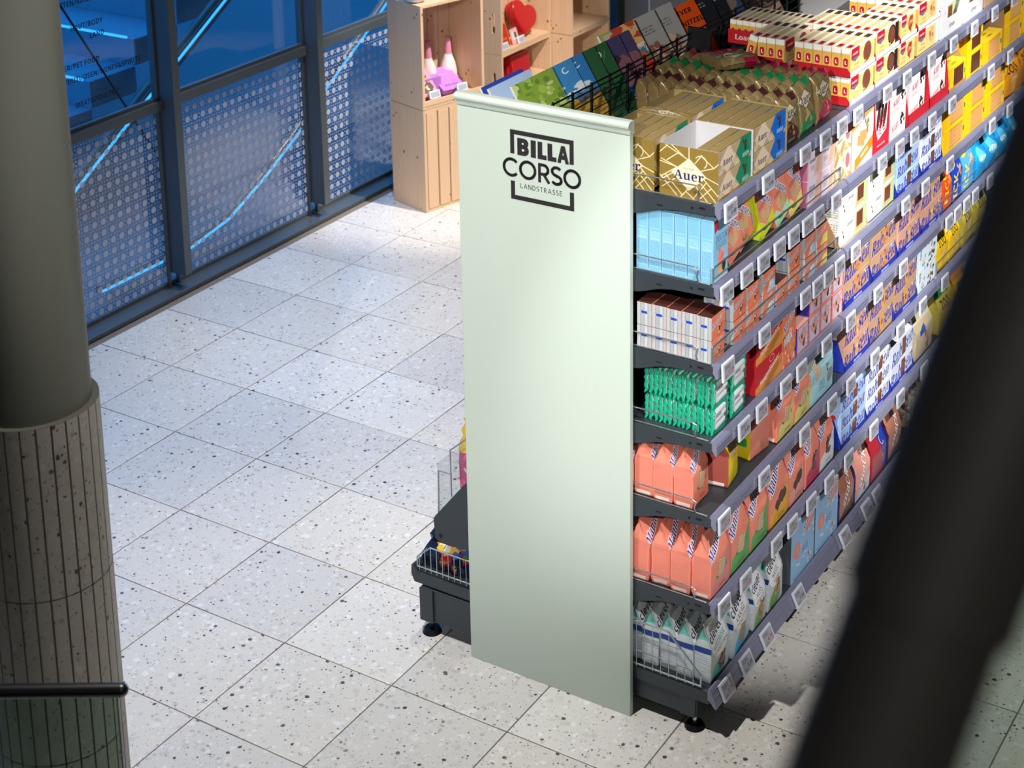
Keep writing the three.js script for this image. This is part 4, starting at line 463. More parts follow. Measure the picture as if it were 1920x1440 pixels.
bag('cyanBag', 'biscuit_bag', 0.14, 0.175, 0.09, { base: '#1787c4', front: (g, W, H) => { g.fillStyle = '#1a8fca'; g.fillRect(0, 0, W, H); blob(g, W * 0.4, H * 0.4, W * 0.24, H * 0.18, '#57b8e2'); txt(g, 'MINI', W * 0.42, H * 0.44, W * 0.2, '#e9f4f8'); chunks(g, W * 0.72, H * 0.68, W * 0.14, '#d6a76a', '#c08a4a', 8, 2); }, side: (g, W, H) => { g.fillStyle = '#1273ac'; g.fillRect(0, 0, W, H); } }, { crinkle: 0.004, puff: 0.25 });
const zoo = (c, top) => ({ base: c, front: (g, W, H) => { g.fillStyle = c; g.fillRect(0, 0, W, H); g.fillStyle = top; g.fillRect(0, 0, W, H * 0.2); txt(g, 'ZOO', W * 0.5, H * 0.36, W * 0.3, '#2c2a1c'); chunks(g, W * 0.5, H * 0.68, W * 0.22, '#d8a45c', '#e7bd78', 9, 3); }, side: (g, W, H) => { g.fillStyle = c; g.fillRect(0, 0, W, H); } });
bag('zooYellow', 'biscuit_bag', 0.14, 0.19, 0.06, zoo('#e9bd14', '#b8741c')); bag('zooGreen', 'biscuit_bag', 0.16, 0.19, 0.06, zoo('#b9a83a', '#2f7a3e')); bag('orangeBag', 'biscuit_bag', 0.17, 0.19, 0.07, zoo('#d98c1a', '#a8621a'), { crinkle: 0.004 }); bag('kraftBag', 'biscuit_bag', 0.2, 0.2, 0.07, { base: '#b9a887', front: (g, W, H) => { g.fillStyle = '#b9a887'; g.fillRect(0, 0, W, H); g.fillStyle = '#cdbd9c'; g.fillRect(0, 0, W, H * 0.25); poly(g, [[W * 0.2, H * 0.4], [W * 0.5, H * 0.32], [W * 0.5, H * 0.48], [W * 0.26, H * 0.52]], '#2c4f9c'); chunks(g, W * 0.6, H * 0.7, W * 0.18, '#8a5b42', '#b98a62', 9, 3); } });
carton('bluedot', 'biscuit_box', 0.2, 0.095, 0.06, { base: '#d7e6ee', front: (g, W, H) => { g.fillStyle = '#dfeaf1'; g.fillRect(0, 0, W, H); const q = seeded(9); for (let i = 0; i < 26; i++) blob(g, W * q(), H * q(), 6 + 10 * q(), 5 + 8 * q(), ['#6fb4cc', '#8a5a3c', '#c99a6a', '#3c2a22', '#9fd0df'][i % 5], q() * 3); } });
carton('kraftBox', 'biscuit_box', 0.18, 0.11, 0.06, { base: '#c9a27e', front: (g, W, H) => { g.fillStyle = '#cda884'; g.fillRect(0, 0, W, H); smallprint(g, W * 0.5, H * 0.2, W * 0.4, H * 0.4, '#5b6fb0', 3); } });

// ------------------------------------------------------------------ stocking the shelves
const cardboard = std(0xa9825c, 0.8), whiteCard = std(0xdad9d8, 0.75);
const lipTex = {};
function trayThing(label, k, z, w, o = {}) {   // open shelf-ready tray: base, two sloping sides, front lip, back
  const d = o.d ?? 0.2, hs = o.h ?? 0.12, lip = o.lip ?? 0.03, t = 0.0016, m = std(o.color ?? 0x1c2f9a, 0.5), lm = o.lipColor ? std(o.lipColor, 0.5) : m, e = thing('display_tray', label, 'tray', [o.x ?? XF - 0.006, SY[k] + (o.y ?? 0), z]);
  mesh('base', bx(d, t, w, -d / 2, t / 2, 0), m, e); mesh('front_lip', bx(t, lip, w, -t / 2, lip / 2, 0), lm, e);
  const sg = profile([[-d, 0], [0, 0], [0, lip], [-(o.slope ?? 0.03), hs], [-d, hs]], t);
  mesh('side', sg.clone().translate(0, 0, w / 2 - t), m, e); mesh('side', sg.clone().translate(0, 0, -w / 2), m, e); mesh('back', bx(t, hs, w, -d + t / 2, hs / 2, 0), m, e);
  if (o.text) { const tx = lipTex[o.text] ??= canvas(256, 32, (g, W, H) => { g.fillStyle = '#' + new THREE.Color(o.color ?? 0x1c2f9a).getHexString(); g.fillRect(0, 0, W, H); script(g, o.text, W / 2, H / 2, 22, '#dfe6f4'); }); mesh('print', new THREE.PlaneGeometry(w * 0.94, lip * 0.8).rotateY(PI / 2).translate(0.0004, lip / 2, 0), std(0xffffff, 0.5, 0, { map: tx }), e); }
  return e;
}
const POSW = { 1: [''], 2: ['lower ', 'upper '], 3: ['lowest ', 'middle ', 'topmost '] };
function row(k, list) {
  const total = {}, seen = {}; for (const it of list) total[it[0]] = (total[it[0]] ?? 0) + 1;
  for (const [key, z, desc, o = {}] of list) {
    const K = KIND[key], n = o.n ?? 1, deep = o.deep ?? 1, xf = (o.x ?? XF - 0.008) - K.d / 2; seen[key] = (seen[key] ?? 0) + 1;
    const ord = total[key] > 1 ? `, ${ORD[seen[key] - 1]} from the panel` : '';
    for (let i = 0; i < n; i++) for (let j = 0; j < deep; j++) {
      const w = j ? `${ORD[j]} row back, ` : '';
      put(key, [xf - j * (K.d + 0.002) + (o.jit ?? 0.002) * (rnd() - 0.5), SY[k] + (o.y ?? 0.0005) + i * (K.h + 0.0005), z], `${POSW[n][i]}${desc}, ${w}${LEVEL[k]}${ord}`, { group: `${K.name.replace(/_/g, ' ')}s on the ${LEVEL[k]}`, tiltZ: o.tilt ?? 0, turn: (o.turn ?? 0) + (rnd() - 0.5) * (o.wob ?? 0.02) });
    }
  }
}
// second shelf
for (let j = 0; j < 6; j++) put('decor', [XF - 0.03 - j * 0.0425, SY[2] + 0.0005, -0.09], j ? `pale blue ice wafer box with printed narrow side, ${ORD[j]} behind the front box` : 'pale blue ice wafer box with a red corner flash at the shelf edge', { group: 'pale blue ice wafer boxes' });
const S = 0.0125;
row(2, [['slimGreen', -0.225, 'leaning salmon box with a green leaf', { tilt: 0.4, y: 0.0208, x: XF - 0.02 }], ['slimGreen', -0.34, 'leaning salmon box with a green leaf', { tilt: 0.4, y: 0.0208, x: XF - 0.04 }], ['slimLime', -0.455, 'leaning salmon box with a lime green edge', { tilt: 0.4, y: 0.0208, x: XF - 0.02 }], ['slimMint', -0.57, 'leaning salmon box with a mint green patch', { tilt: 0.38, y: 0.0198, x: XF - 0.02 }], ['slimYellow', -0.675, 'leaning salmon box with a pale yellow patch', { tilt: 0.28, y: 0.0148, x: XF - 0.02 }],
  ['pink', -0.785, 'pale pink wafer carton', { n: 2, deep: 2 }], ['pink', -0.9, 'pale pink wafer carton', { n: 2, deep: 2 }], ['goldSmall', -1.035, 'gold striped wafer carton with pink fruit', { n: 2 }], ['orangeTall', -1.215, 'tall white and orange wafer carton'], ['kagiRed', -1.4, 'red display carton with a white window'], ['kagi', -1.57, 'white wafer packet with red script', { n: 2, deep: 2 }],
  ['kagi', -1.79, 'white wafer packet with red script', { n: 2, x: XF - 0.014 }], ['kagi', -2.025, 'white wafer packet with red script', { n: 2, x: XF - 0.014 }], ['leibnizChoc', -2.245, 'yellow packet with a dark biscuit picture', { n: 1 }], ['leibnizChoc', -2.46, 'yellow packet with a dark biscuit picture', { n: 2 }], ['leibniz', -2.71, 'yellow packet with a golden biscuit picture', { n: 1 }], ['leibniz', -3.0, 'yellow packet with a golden biscuit picture', { n: 2 }], ['leibniz', -3.28, 'yellow packet with a golden biscuit picture', { n: 2 }]]);
trayThing('red display tray with tall sides around the white packets, nearer one on the second shelf', 2, -1.79, 0.23, { color: 0xc81e2c, h: 0.2, lip: 0.045, slope: 0.02, d: 0.12 }); trayThing('red display tray with tall sides around the white packets, farther one on the second shelf', 2, -2.025, 0.22, { color: 0xc81e2c, h: 0.2, lip: 0.045, slope: 0.02, d: 0.12 });
trayThing('brown cardboard tray around a dark biscuit packet on the second shelf', 2, -2.245, 0.21, { color: 0xa9825c, h: 0.12, lip: 0.015 });
{ const t = thing('cardboard_divider', 'upright sheet of brown cardboard between the yellow packets on the second shelf', 'cardboard', [XF - 0.07, SY[2], -2.855]); mesh('sheet', bx(0.12, 0.19, 0.004, 0, 0.095, 0), cardboard, t); }
// third shelf
for (let i = 0; i < 2; i++) for (let j = 0; j < 5; j++) put('brickChoc', [XF - 0.0325 - j * 0.0496, SY[3] + 0.0005 + i * 0.074, -0.076 - 0.002 * (j % 2)], `${i ? 'upper' : 'lower'} silver sided multipack at the shelf end, ${ORD[j]} from the edge`, { group: 'silver sided wafer multipacks at the shelf end' });
row(3, [['brickChoc', -0.225, 'salmon wafer multipack with silver sides', { n: 2, deep: 2 }], ['brickChoc', -0.325, 'salmon wafer multipack with silver sides', { n: 2, deep: 2 }], ['brickCoco', -0.44, 'salmon wafer multipack with a pale blue corner', { n: 2 }], ['brickChoc', -0.545, 'salmon wafer multipack with silver sides', { n: 1 }], ['brickChoc', -0.645, 'salmon wafer multipack with silver sides', { n: 2 }], ['brickCoco', -0.77, 'salmon wafer multipack with a pale blue corner', { n: 2 }], ['brickLemon', -0.872, 'salmon wafer multipack with a lemon corner', { n: 2 }],
  ['choco', -1.165, 'white biscuit box with a chocolate square', { n: 2, x: XF - 0.012 }], ['choco', -1.44, 'white biscuit box with a chocolate square', { n: 2, x: XF - 0.012 }], ['bahSky', -1.71, 'pale blue biscuit box with blue script', { n: 3, x: XF - 0.012 }], ['bahWhite', -1.975, 'white biscuit box with blue script', { n: 3, x: XF - 0.012 }], ['leibniz', -2.24, 'yellow packet with a golden biscuit picture', { n: 2 }], ['leibniz', -2.51, 'yellow packet with a golden biscuit picture', { n: 2 }], ['leibniz', -2.78, 'yellow packet with a golden biscuit picture', { n: 2 }], ['orangeBag', -3.03, 'crumpled orange biscuit bag', { wob: 0.3 }], ['orangeBag', -3.21, 'crumpled orange biscuit bag', { wob: 0.3 }]]);
trayThing('brown cardboard tray under the nearer white biscuit boxes, third shelf', 3, -1.165, 0.268, { color: 0xa9825c, h: 0.19, lip: 0.004, slope: 0.1 }); trayThing('deep blue tray holding pale blue biscuit boxes, third shelf', 3, -1.71, 0.245, { h: 0.1, lip: 0.018, text: 'Bahlsen' }); trayThing('deep blue tray holding white biscuit boxes, third shelf', 3, -1.975, 0.245, { h: 0.1, lip: 0.018, text: 'Bahlsen' });
// fourth shelf
for (let c = 0; c < 2; c++) for (let i = 0; i < 2; i++) for (let j = 0; j < (c ? 3 : 15); j++) put('turq', [XF - 0.018 - j * 0.0158 - 0.004 * rnd(), SY[4] + 0.003 + i * 0.089, (c ? -0.245 : -0.118) + 0.006 * rnd()], `${i ? 'upper' : 'lower'} turquoise wafer packet, ${ORD[j]} from the shelf edge in the ${c ? 'second' : 'end'} stack`, { group: 'turquoise wafer packets', tiltX: i ? 0.02 : 0.05 * (rnd() - 0.3), turn: 0.06 * (rnd() - 0.5) });
row(4, [['redWafer', -0.455, 'long red wafer box', { n: 2 }], ['mix', -0.615, 'orange and salmon mix carton'], ['schn', -0.725, 'pinkish wafer box with a violet side', { n: 1, deep: 1 }], ['schn', -0.825, 'pinkish wafer box with a violet side', { n: 2 }], ['schn', -0.925, 'pinkish wafer box with a violet side', { n: 2 }], ['schn', -1.025, 'pinkish wafer box with a violet side', { n: 2 }],
  ['bahPretzel', -1.215, 'kraft brown box with blue script and pretzel', { n: 2, x: XF - 0.012 }], ['bahPretzel', -1.485, 'kraft brown box with blue script and pretzel', { n: 2, x: XF - 0.012 }], ['bahTwist', -1.75, 'tan box with blue script and twisted biscuit', { n: 2, x: XF - 0.012 }], ['bahTwist', -2.01, 'tan box with blue script and twisted biscuit', { n: 2, x: XF - 0.012 }], ['pickRed', -2.19, 'red and orange biscuit bag'], ['pickBlue', -2.31, 'deep blue biscuit bag with yellow lettering'], ['pickSky', -2.45, 'sky blue biscuit bag with yellow lettering'], ['cyanBag', -2.61, 'puffy cyan biscuit bag', { wob: 0.3 }], ['cyanBag', -2.76, 'puffy cyan biscuit bag', { wob: 0.3 }], ['cyanBag', -2.91, 'puffy cyan biscuit bag', { wob: 0.3 }], ['cyanBag', -3.06, 'puffy cyan biscuit bag', { wob: 0.3 }]]);
[-1.215, -1.485, -1.75, -2.01].forEach((z, i) => trayThing(`deep blue tray holding kraft biscuit boxes on the fourth shelf, ${ORD[i]} from the panel`, 4, z, 0.255, { h: 0.12, lip: 0.024, text: 'Bahlsen' }));
// fifth shelf
[[0.162, -0.092], [0.093, -0.09], [0.024, -0.095], [-0.046, -0.092]].forEach(([x, z], j) => put('mPlain', [x, SY[5] + 0.0005, z], `salmon wafer bag with printed gusset, ${ORD[j]} from the shelf edge, fifth shelf end`, { group: 'salmon wafer bags at the fifth shelf end', turn: 0.05 * (rnd() - 0.5) }));
put('brownYellow', [0.192, SY[5] + 0.0005, -0.245], 'dull pink and yellow wafer bag standing alone behind the gap, fifth shelf', { turn: 0.12 }); put('limeBag', [0.195, SY[5] + 0.0005, -0.45], 'wafer bag with a mustard yellow side and green patch, fifth shelf', { turn: -0.1 });
row(5, [['mLemon', -0.6, 'salmon and lemon wafer bag'], ['mLemon', -0.735, 'salmon and lemon wafer bag'], ['skyBag', -0.9, 'pale turquoise wafer bag with a coconut'], ['mCoco', -1.02, 'salmon wafer bag with coconut picture', { x: XF - 0.055, turn: -0.15 }], ['bahTwist', -1.235, 'tan box with blue script and twisted biscuit', { n: 2, x: XF - 0.012 }], ['bahRing', -1.485, 'kraft brown box with blue script and ring biscuit', { n: 2, x: XF - 0.012 }], ['bahRing', -1.74, 'kraft brown box with blue script and ring biscuit', { n: 2, x: XF - 0.012 }], ['bluedot', -1.985, 'white and blue dotted biscuit box', { n: 2 }], ['zooYellow', -2.16, 'yellow animal biscuit bag', { wob: 0.2 }], ['zooYellow', -2.31, 'yellow animal biscuit bag', { wob: 0.2 }], ['zooGreen', -2.49, 'olive green animal biscuit bag', { wob: 0.2 }], ['zooGreen', -2.67, 'olive green animal biscuit bag', { wob: 0.2 }]]);
[-1.235, -1.74].forEach((z, i) => trayThing(`deep blue tray holding kraft biscuit boxes on the fifth shelf, ${ORD[i]} from the panel`, 5, z, 0.252, { h: 0.12, lip: 0.024, text: 'Bahlsen' }));
// sixth shelf
for (let j = 0; j < 5; j++) put('mPink', [0.224 - j * 0.0705, SY[6] + 0.0005, -0.108 + 0.006 * (j % 2)], j ? `salmon wafer bag with printed gusset, ${ORD[j]} behind the edge bag, sixth shelf end` : 'salmon wafer bag at the shelf edge and open end, sixth shelf', { group: 'salmon wafer bags at the sixth shelf end', turn: 0.05 * (rnd() - 0.5) });
row(6, [['mGreen', -0.255, 'salmon and green wafer bag'], ['mGreen', -0.4, 'salmon and green wafer bag'], ['mYellow', -0.56, 'salmon and yellow bag with chocolate hearts'], ['mChoc', -0.705, 'salmon bag with chocolate hearts'], ['mMagenta', -0.84, 'salmon and magenta chocolate bag'], ['mWhite', -0.97, 'salmon and white chocolate bag'], ['bahNut', -1.225, 'pale blue nut biscuit box with blue script', { n: 3, x: XF - 0.012 }], ['bahNutW', -1.48, 'white nut biscuit box with blue script', { n: 3, x: XF - 0.012 }], ['bahSilver', -1.735, 'silvery biscuit box with blue script', { n: 2, x: XF - 0.012 }], ['kraftBag', -1.98, 'kraft paper biscuit bag with folded top'], ['zooGreen', -2.24, 'olive green animal biscuit bag'], ['zooYellow', -2.44, 'yellow animal biscuit bag']]);
[-1.225, -1.48, -1.735].forEach((z, i) => trayThing(`deep blue tray holding biscuit boxes on the sixth shelf, ${ORD[i]} from the panel`, 6, z, 0.25, { h: 0.11, lip: 0.02, text: 'Bahlsen' }));
// bottom shelf
for (let j = 0; j < 5; j++) put('cMignon', [0.224 - j * 0.0605, SY[7] + 0.0005, -0.122 + 0.006 * (j % 2)], j ? `grey and teal wafer bag with silver gusset, ${ORD[j]} behind the edge bag, bottom shelf` : 'grey and teal wafer bag at the edge of the bottom shelf end', { group: 'grey and teal wafer bags', turn: 0.06 * (rnd() - 0.5) });
row(7, [['cKakao', -0.275, 'grey and blue cocoa wafer bag', { turn: 0.08 }], ['cNuss', -0.42, 'grey and green nut biscuit bag'], ['cHasel', -0.545, 'white and green hazelnut biscuit bag'], ['skyBox', -0.775, 'sky blue box with a salmon corner'], ['skyBox', -0.99, 'sky blue box with a salmon corner'], ['snackChoc', -1.18, 'brown snack biscuit bag'], ['snackPink', -1.34, 'pink and pale blue snack biscuit bag'], ['redBlue', -1.51, 'dark red and blue biscuit bag'], ['snackChoc', -1.68, 'brown snack biscuit bag']]);
// clear acrylic bins on the lower shelves of the third bay, half hidden by the railing
{ const am = phys({ color: 0xf2f7f8, transmission: 1, thickness: 0, roughness: 0.03 });
  [[6, -2.68, 'upper'], [7, -1.95, 'nearer lower'], [7, -2.25, 'farther lower']].forEach(([k, z, w]) => { const t = thing('acrylic_bin', `${w} clear acrylic bin of loose sweets behind the dark railing`, 'bin', [0.15, SY[k] + 0.001, z]); mesh('shell', merge([bx(0.2, 0.004, 0.24, 0, 0.002, 0), bx(0.004, 0.19, 0.24, 0.098, 0.095, 0), bx(0.004, 0.2, 0.24, -0.098, 0.1, 0), bx(0.2, 0.19, 0.004, 0, 0.095, 0.118), bx(0.2, 0.19, 0.004, 0, 0.095, -0.118)]), am, t); const q = seeded(k * 10 - z), gs = []; for (let i = 0; i < 160; i++) gs.push(new THREE.IcosahedronGeometry(0.014, 0).scale(1, 0.7, 1.3).rotateY(q() * 3).rotateX(q() * 3).translate(-0.07 + 0.14 * q(), 0.02 + 0.09 * q(), -0.095 + 0.19 * q())); mesh('sweets', merge(gs), std(k === 6 ? 0x8f8a86 : 0xa87c5a, 0.6), t).userData.kind = 'stuff'; }); }

// top shelf: gold trays, wafer packets, yellow cartons
{
  const y = SY[1], endM = std(0xffffff, 0.38, 0.25, { map: auerEnd }), sideM = std(0xffffff, 0.38, 0.25, { map: auerSide }), t = 0.002;
  const tan = std(0x8f7a4c, 0.6), innerW = std(0xb3b1b3, 0.75);
  const goldTray = (label, x0, x1, z0, z1, h, inner, card = tan) => { const w = x1 - x0, d = z0 - z1, e = thing('gold_tray', label, 'tray', [(x0 + x1) / 2, y, (z0 + z1) / 2]);
    mesh('base', bx(w, t, d, 0, t / 2, 0), card, e);
    mesh('end_panel', bx(w, h, t, 0, h / 2, d / 2 - t / 2), card, e); mesh('end_print', new THREE.PlaneGeometry(w, h).translate(0, h / 2, d / 2 + 0.0003), endM, e);
    mesh('end_panel', bx(w, h, t, 0, h / 2, -d / 2 + t / 2), card, e); mesh('side_panel', bx(t, h, d - 2 * t, -w / 2 + t / 2, h / 2, 0), card, e); mesh('side_print', new THREE.PlaneGeometry(d, h).rotateY(-PI / 2).translate(-w / 2 - 0.0003, h / 2, 0), sideM, e);
    mesh('front_lip', bx(t, 0.012, d - 2 * t, w / 2 - t / 2, 0.006, 0), sideM, e); if (inner) mesh('side_panel', bx(t, h * 0.9, d - 2 * t, w / 2 - t / 2, h * 0.45, 0), sideM, e);
    return e; };
  goldTray('gold tray with a cream diamond logo, half empty, at the top shelf corner', 0.074, 0.264, -0.045, -0.279, 0.156, false, innerW);
  goldTray('full gold tray with blue fronted wafer boxes on the top shelf edge', 0.074, 0.264, -0.284, -0.53, 0.156);
  goldTray('gold tray of green wafer boxes tucked beside the end panel top', -0.128, 0.056, -0.045, -0.279, 0.156, true);
  const lidT = goldTray('gold tray with a folded flap lying over its blue wafer boxes', -0.128, 0.056, -0.284, -0.53, 0.156, true);
  mesh('flap', bx(0.178, 0.002, 0.05, 0, 0.1605, 0.108).rotateX(0.03), endM, lidT);
  const col = (key, xs, z, what) => xs.forEach((x, j) => { for (let i = 0; i < 2; i++) put(key, [x, y + 0.0026 + i * 0.076, z], `${i ? 'upper' : 'lower'} gold topped wafer box, ${ORD[j]} from the aisle side, ${what}`, { group: `gold wafer boxes, ${what}` }); });
  col('auerGreen', [0.243, 0.207], -0.162, 'in the half empty tray'); col('auerBlue', [0.243, 0.207, 0.171, 0.135, 0.099], -0.407, 'in the full edge tray');
  col('auerGreen', [0.032, -0.004, -0.04, -0.076], -0.162, 'in the tray by the panel'); col('auerBlue', [0.032, -0.004, -0.04, -0.076], -0.407, 'in the tray with the flap');
  [['flowBrown', -0.612, 'brown tipped'], ['flowGreen', -0.755, 'green tipped'], ['flowRed', -0.9, 'red tipped']].forEach(([key, z, w]) => { for (let j = 0; j < 12; j++) put(key, [XF - 0.035 - j * 0.0435, y + 0.006, z + 0.008 * (rnd() - 0.5)], `gold flow-wrapped wafer packet, ${w}, ${ORD[j]} from the aisle edge of its row`, { group: `${w} gold wafer packets on the top shelf`, tiltX: -0.12 + 0.1 * (rnd() - 0.5), turn: 0.1 * (rnd() - 0.5), tiltZ: 0.05 * (rnd() - 0.5) }); });
  { const m = put('flowRed', [-0.13, y + 0.185, -0.86], 'gold and red wafer packet lying flat across the packet rows', { name: 'wafer_packet' }); m.rotation.set(PI / 2 - 0.06, 0.9, 0); m.scale.set(1.1, 1.05, 1); }
  // yellow round-wafer cartons in red trays, two layers
  const rowOf = (key, n, x, z, ly, what, pitch = 0.0338) => { for (let j = 0; j < n; j++) put(key, [x - j * pitch, y + ly, z], `${ly > 0.05 ? 'upper' : 'lower'} yellow wafer carton, ${ORD[j]} from the aisle edge, ${what}`, { group: `yellow wafer cartons, ${what}` }); };
  rowOf('tortina', 3, 0.236, -1.19, 0.0025, 'first stack past the packets'); rowOf('tortina', 6, 0.236, -1.19, 0.1035, 'first stack past the packets');
  rowOf('tortina', 3, 0.0, -1.185, 0.1035, 'beside the gap of the first stack');
  { const m = put('tortina', [-0.118, y + 0.108, -1.18], 'yellow wafer carton leaning over in the gap of the first stack', { tiltX: -0.24 }); m.rotation.x = 0.24; }
  rowOf('tortinaDark', 3, 0.236, -1.43, 0.0025, 'dark wafer stack'); rowOf('tortinaDark', 8, 0.236, -1.43, 0.1035, 'dark wafer stack');
  for (let j = 0; j < 9; j++) put('stripe', [-0.02 - j * 0.0252, y + 0.0025, -1.12], `yellow and white striped carton in the lower dark row, ${ORD[j]} from the aisle side`, { group: 'striped cartons of the lower row' });
  for (let j = 0; j < 12; j++) put('stripe', [0.0 - j * 0.0252, y + 0.102, -1.385], `yellow and white carton in the big red tray, ${ORD[j]} from the aisle side`, { group: 'cartons in the big red tray' });
  rowOf('hazel', 2, 0.236, -1.645, 0.0025, 'red hazelnut stack'); rowOf('hazel', 4, 0.236, -1.645, 0.1035, 'red hazelnut stack');
  rowOf('tortinaWhite', 2, 0.236, -1.87, 0.0025, 'white coconut stack'); rowOf('tortinaWhite', 8, 0.236, -1.87, 0.1035, 'white coconut stack');
  const red = { color: 0xb5121f, h: 0.032, lip: 0.016, slope: 0.012, lipColor: 0xe6e2dc };
  [[-1.19, 0.235, 0.1015, 0.21, 'upper red tray under the first yellow stack'], [-1.19, 0.235, 0, 0.21, 'lower red tray under the first yellow stack'], [-1.43, 0.235, 0.1015, 0.29, 'upper red tray under the dark wafer stack'], [-1.43, 0.235, 0, 0.29, 'lower red tray under the dark wafer stack'], [-1.645, 0.17, 0.1015, 0.15, 'red tray under the upper hazelnut cartons'], [-1.87, 0.25, 0.1015, 0.28, 'red tray under the upper coconut cartons']].forEach(([z, w, ly, d, lb]) => trayThing(lb + ', top shelf', 1, z, w, { ...red, y: ly, d }));
  trayThing('red tray holding the cartons beside the gap, top shelf', 1, -1.185, 0.232, { ...red, y: 0.1015, d: 0.16, x: 0.02 });
  { const e = trayThing('big red tray with a white brand word, holding striped cartons', 1, -1.385, 0.21, { ...red, y: 0.1, d: 0.31, x: 0.016, h: 0.052 }); const tx = canvas(512, 84, (g, W, H) => { g.fillStyle = '#b5121f'; g.fillRect(0, 0, W, H); txt(g, 'Loacker', W * 0.26, H * 0.5, 44, '#e9d9d2', { font: 'serif' }); }); mesh('print', new THREE.PlaneGeometry(0.31, 0.051).translate(-0.155, 0.026, 0.1056), std(0xffffff, 0.5, 0, { map: tx }), e); }
  const wdTex = canvas(128, 64, (g, W, H) => { g.fillStyle = '#dbdad9'; g.fillRect(0, 0, W, H); txt(g, 'clever', 64, 32, 30, '#454a55'); });
  // white window displays and kraft boxes further along
  [[-2.14, 'nearer'], [-2.41, 'farther']].forEach(([z, w]) => { const e = thing('window_display', `${w} white display carton with a cut-out window of biscuits, top shelf`, 'display', [0.17, y, z]); const sh = new THREE.Shape([[-0.12, 0], [0.12, 0], [0.12, 0.25], [-0.12, 0.25]].map((p) => new THREE.Vector2(...p))); sh.holes.push(new THREE.Path([[-0.09, 0.07], [0.06, 0.07], [0.095, 0.11], [0.095, 0.235], [-0.09, 0.235]].map((p) => new THREE.Vector2(...p)))); mesh('front', new THREE.ExtrudeGeometry(sh, { depth: 0.002, bevelEnabled: false }).rotateY(PI / 2).translate(0.083, 0, 0), whiteCard, e); mesh('shell', merge([bx(0.165, 0.25, 0.002, 0, 0.125, 0.119), bx(0.165, 0.25, 0.002, 0, 0.125, -0.119), bx(0.002, 0.25, 0.236, -0.082, 0.125, 0), bx(0.165, 0.002, 0.236, 0, 0.001, 0)]), whiteCard, e); mesh('print', new THREE.PlaneGeometry(0.1, 0.05).rotateY(PI / 2).translate(0.0855, 0.037, 0), std(0xffffff, 0.6, 0, { map: wdTex }), e); put('choco', [0.195, y + 0.003, z], `white biscuit box behind the window of the ${w} display`, {}).scale.set(0.85, 1.2, 1); });
  for (const [i, z] of [[0, -2.65], [1, -2.86]]) put('kraftBox', [XF - 0.04, y + 0.0005, z], `plain kraft biscuit box at the far end of the top shelf, ${ORD[i]} of two`, { group: 'kraft boxes on the top shelf' });
  { const e = thing('shipping_carton', 'large pale shipping carton with black lettering behind the yellow cartons', 'carton', [-0.035, y, -2.17]); const tx = canvas(512, 192, (g, W, H) => { g.fillStyle = '#9a9998'; g.fillRect(0, 0, W, H); txt(g, 'BISCUITS VOLLMILCH', W * 0.45, H * 0.28, 40, '#1f1f22', { font: 'monospace' }); g.fillStyle = '#7e7c7a'; g.fillRect(W * 0.62, 0, 3, H); }); mesh('body', rb(0.4, 0.26, 0.3, 0.002, -0.1, 0.13, 0), std(0x9a9998, 0.8), e); mesh('print', new THREE.PlaneGeometry(0.396, 0.15).translate(-0.1, 0.18, 0.1506), std(0xffffff, 0.8, 0, { map: tx }), e); }
}

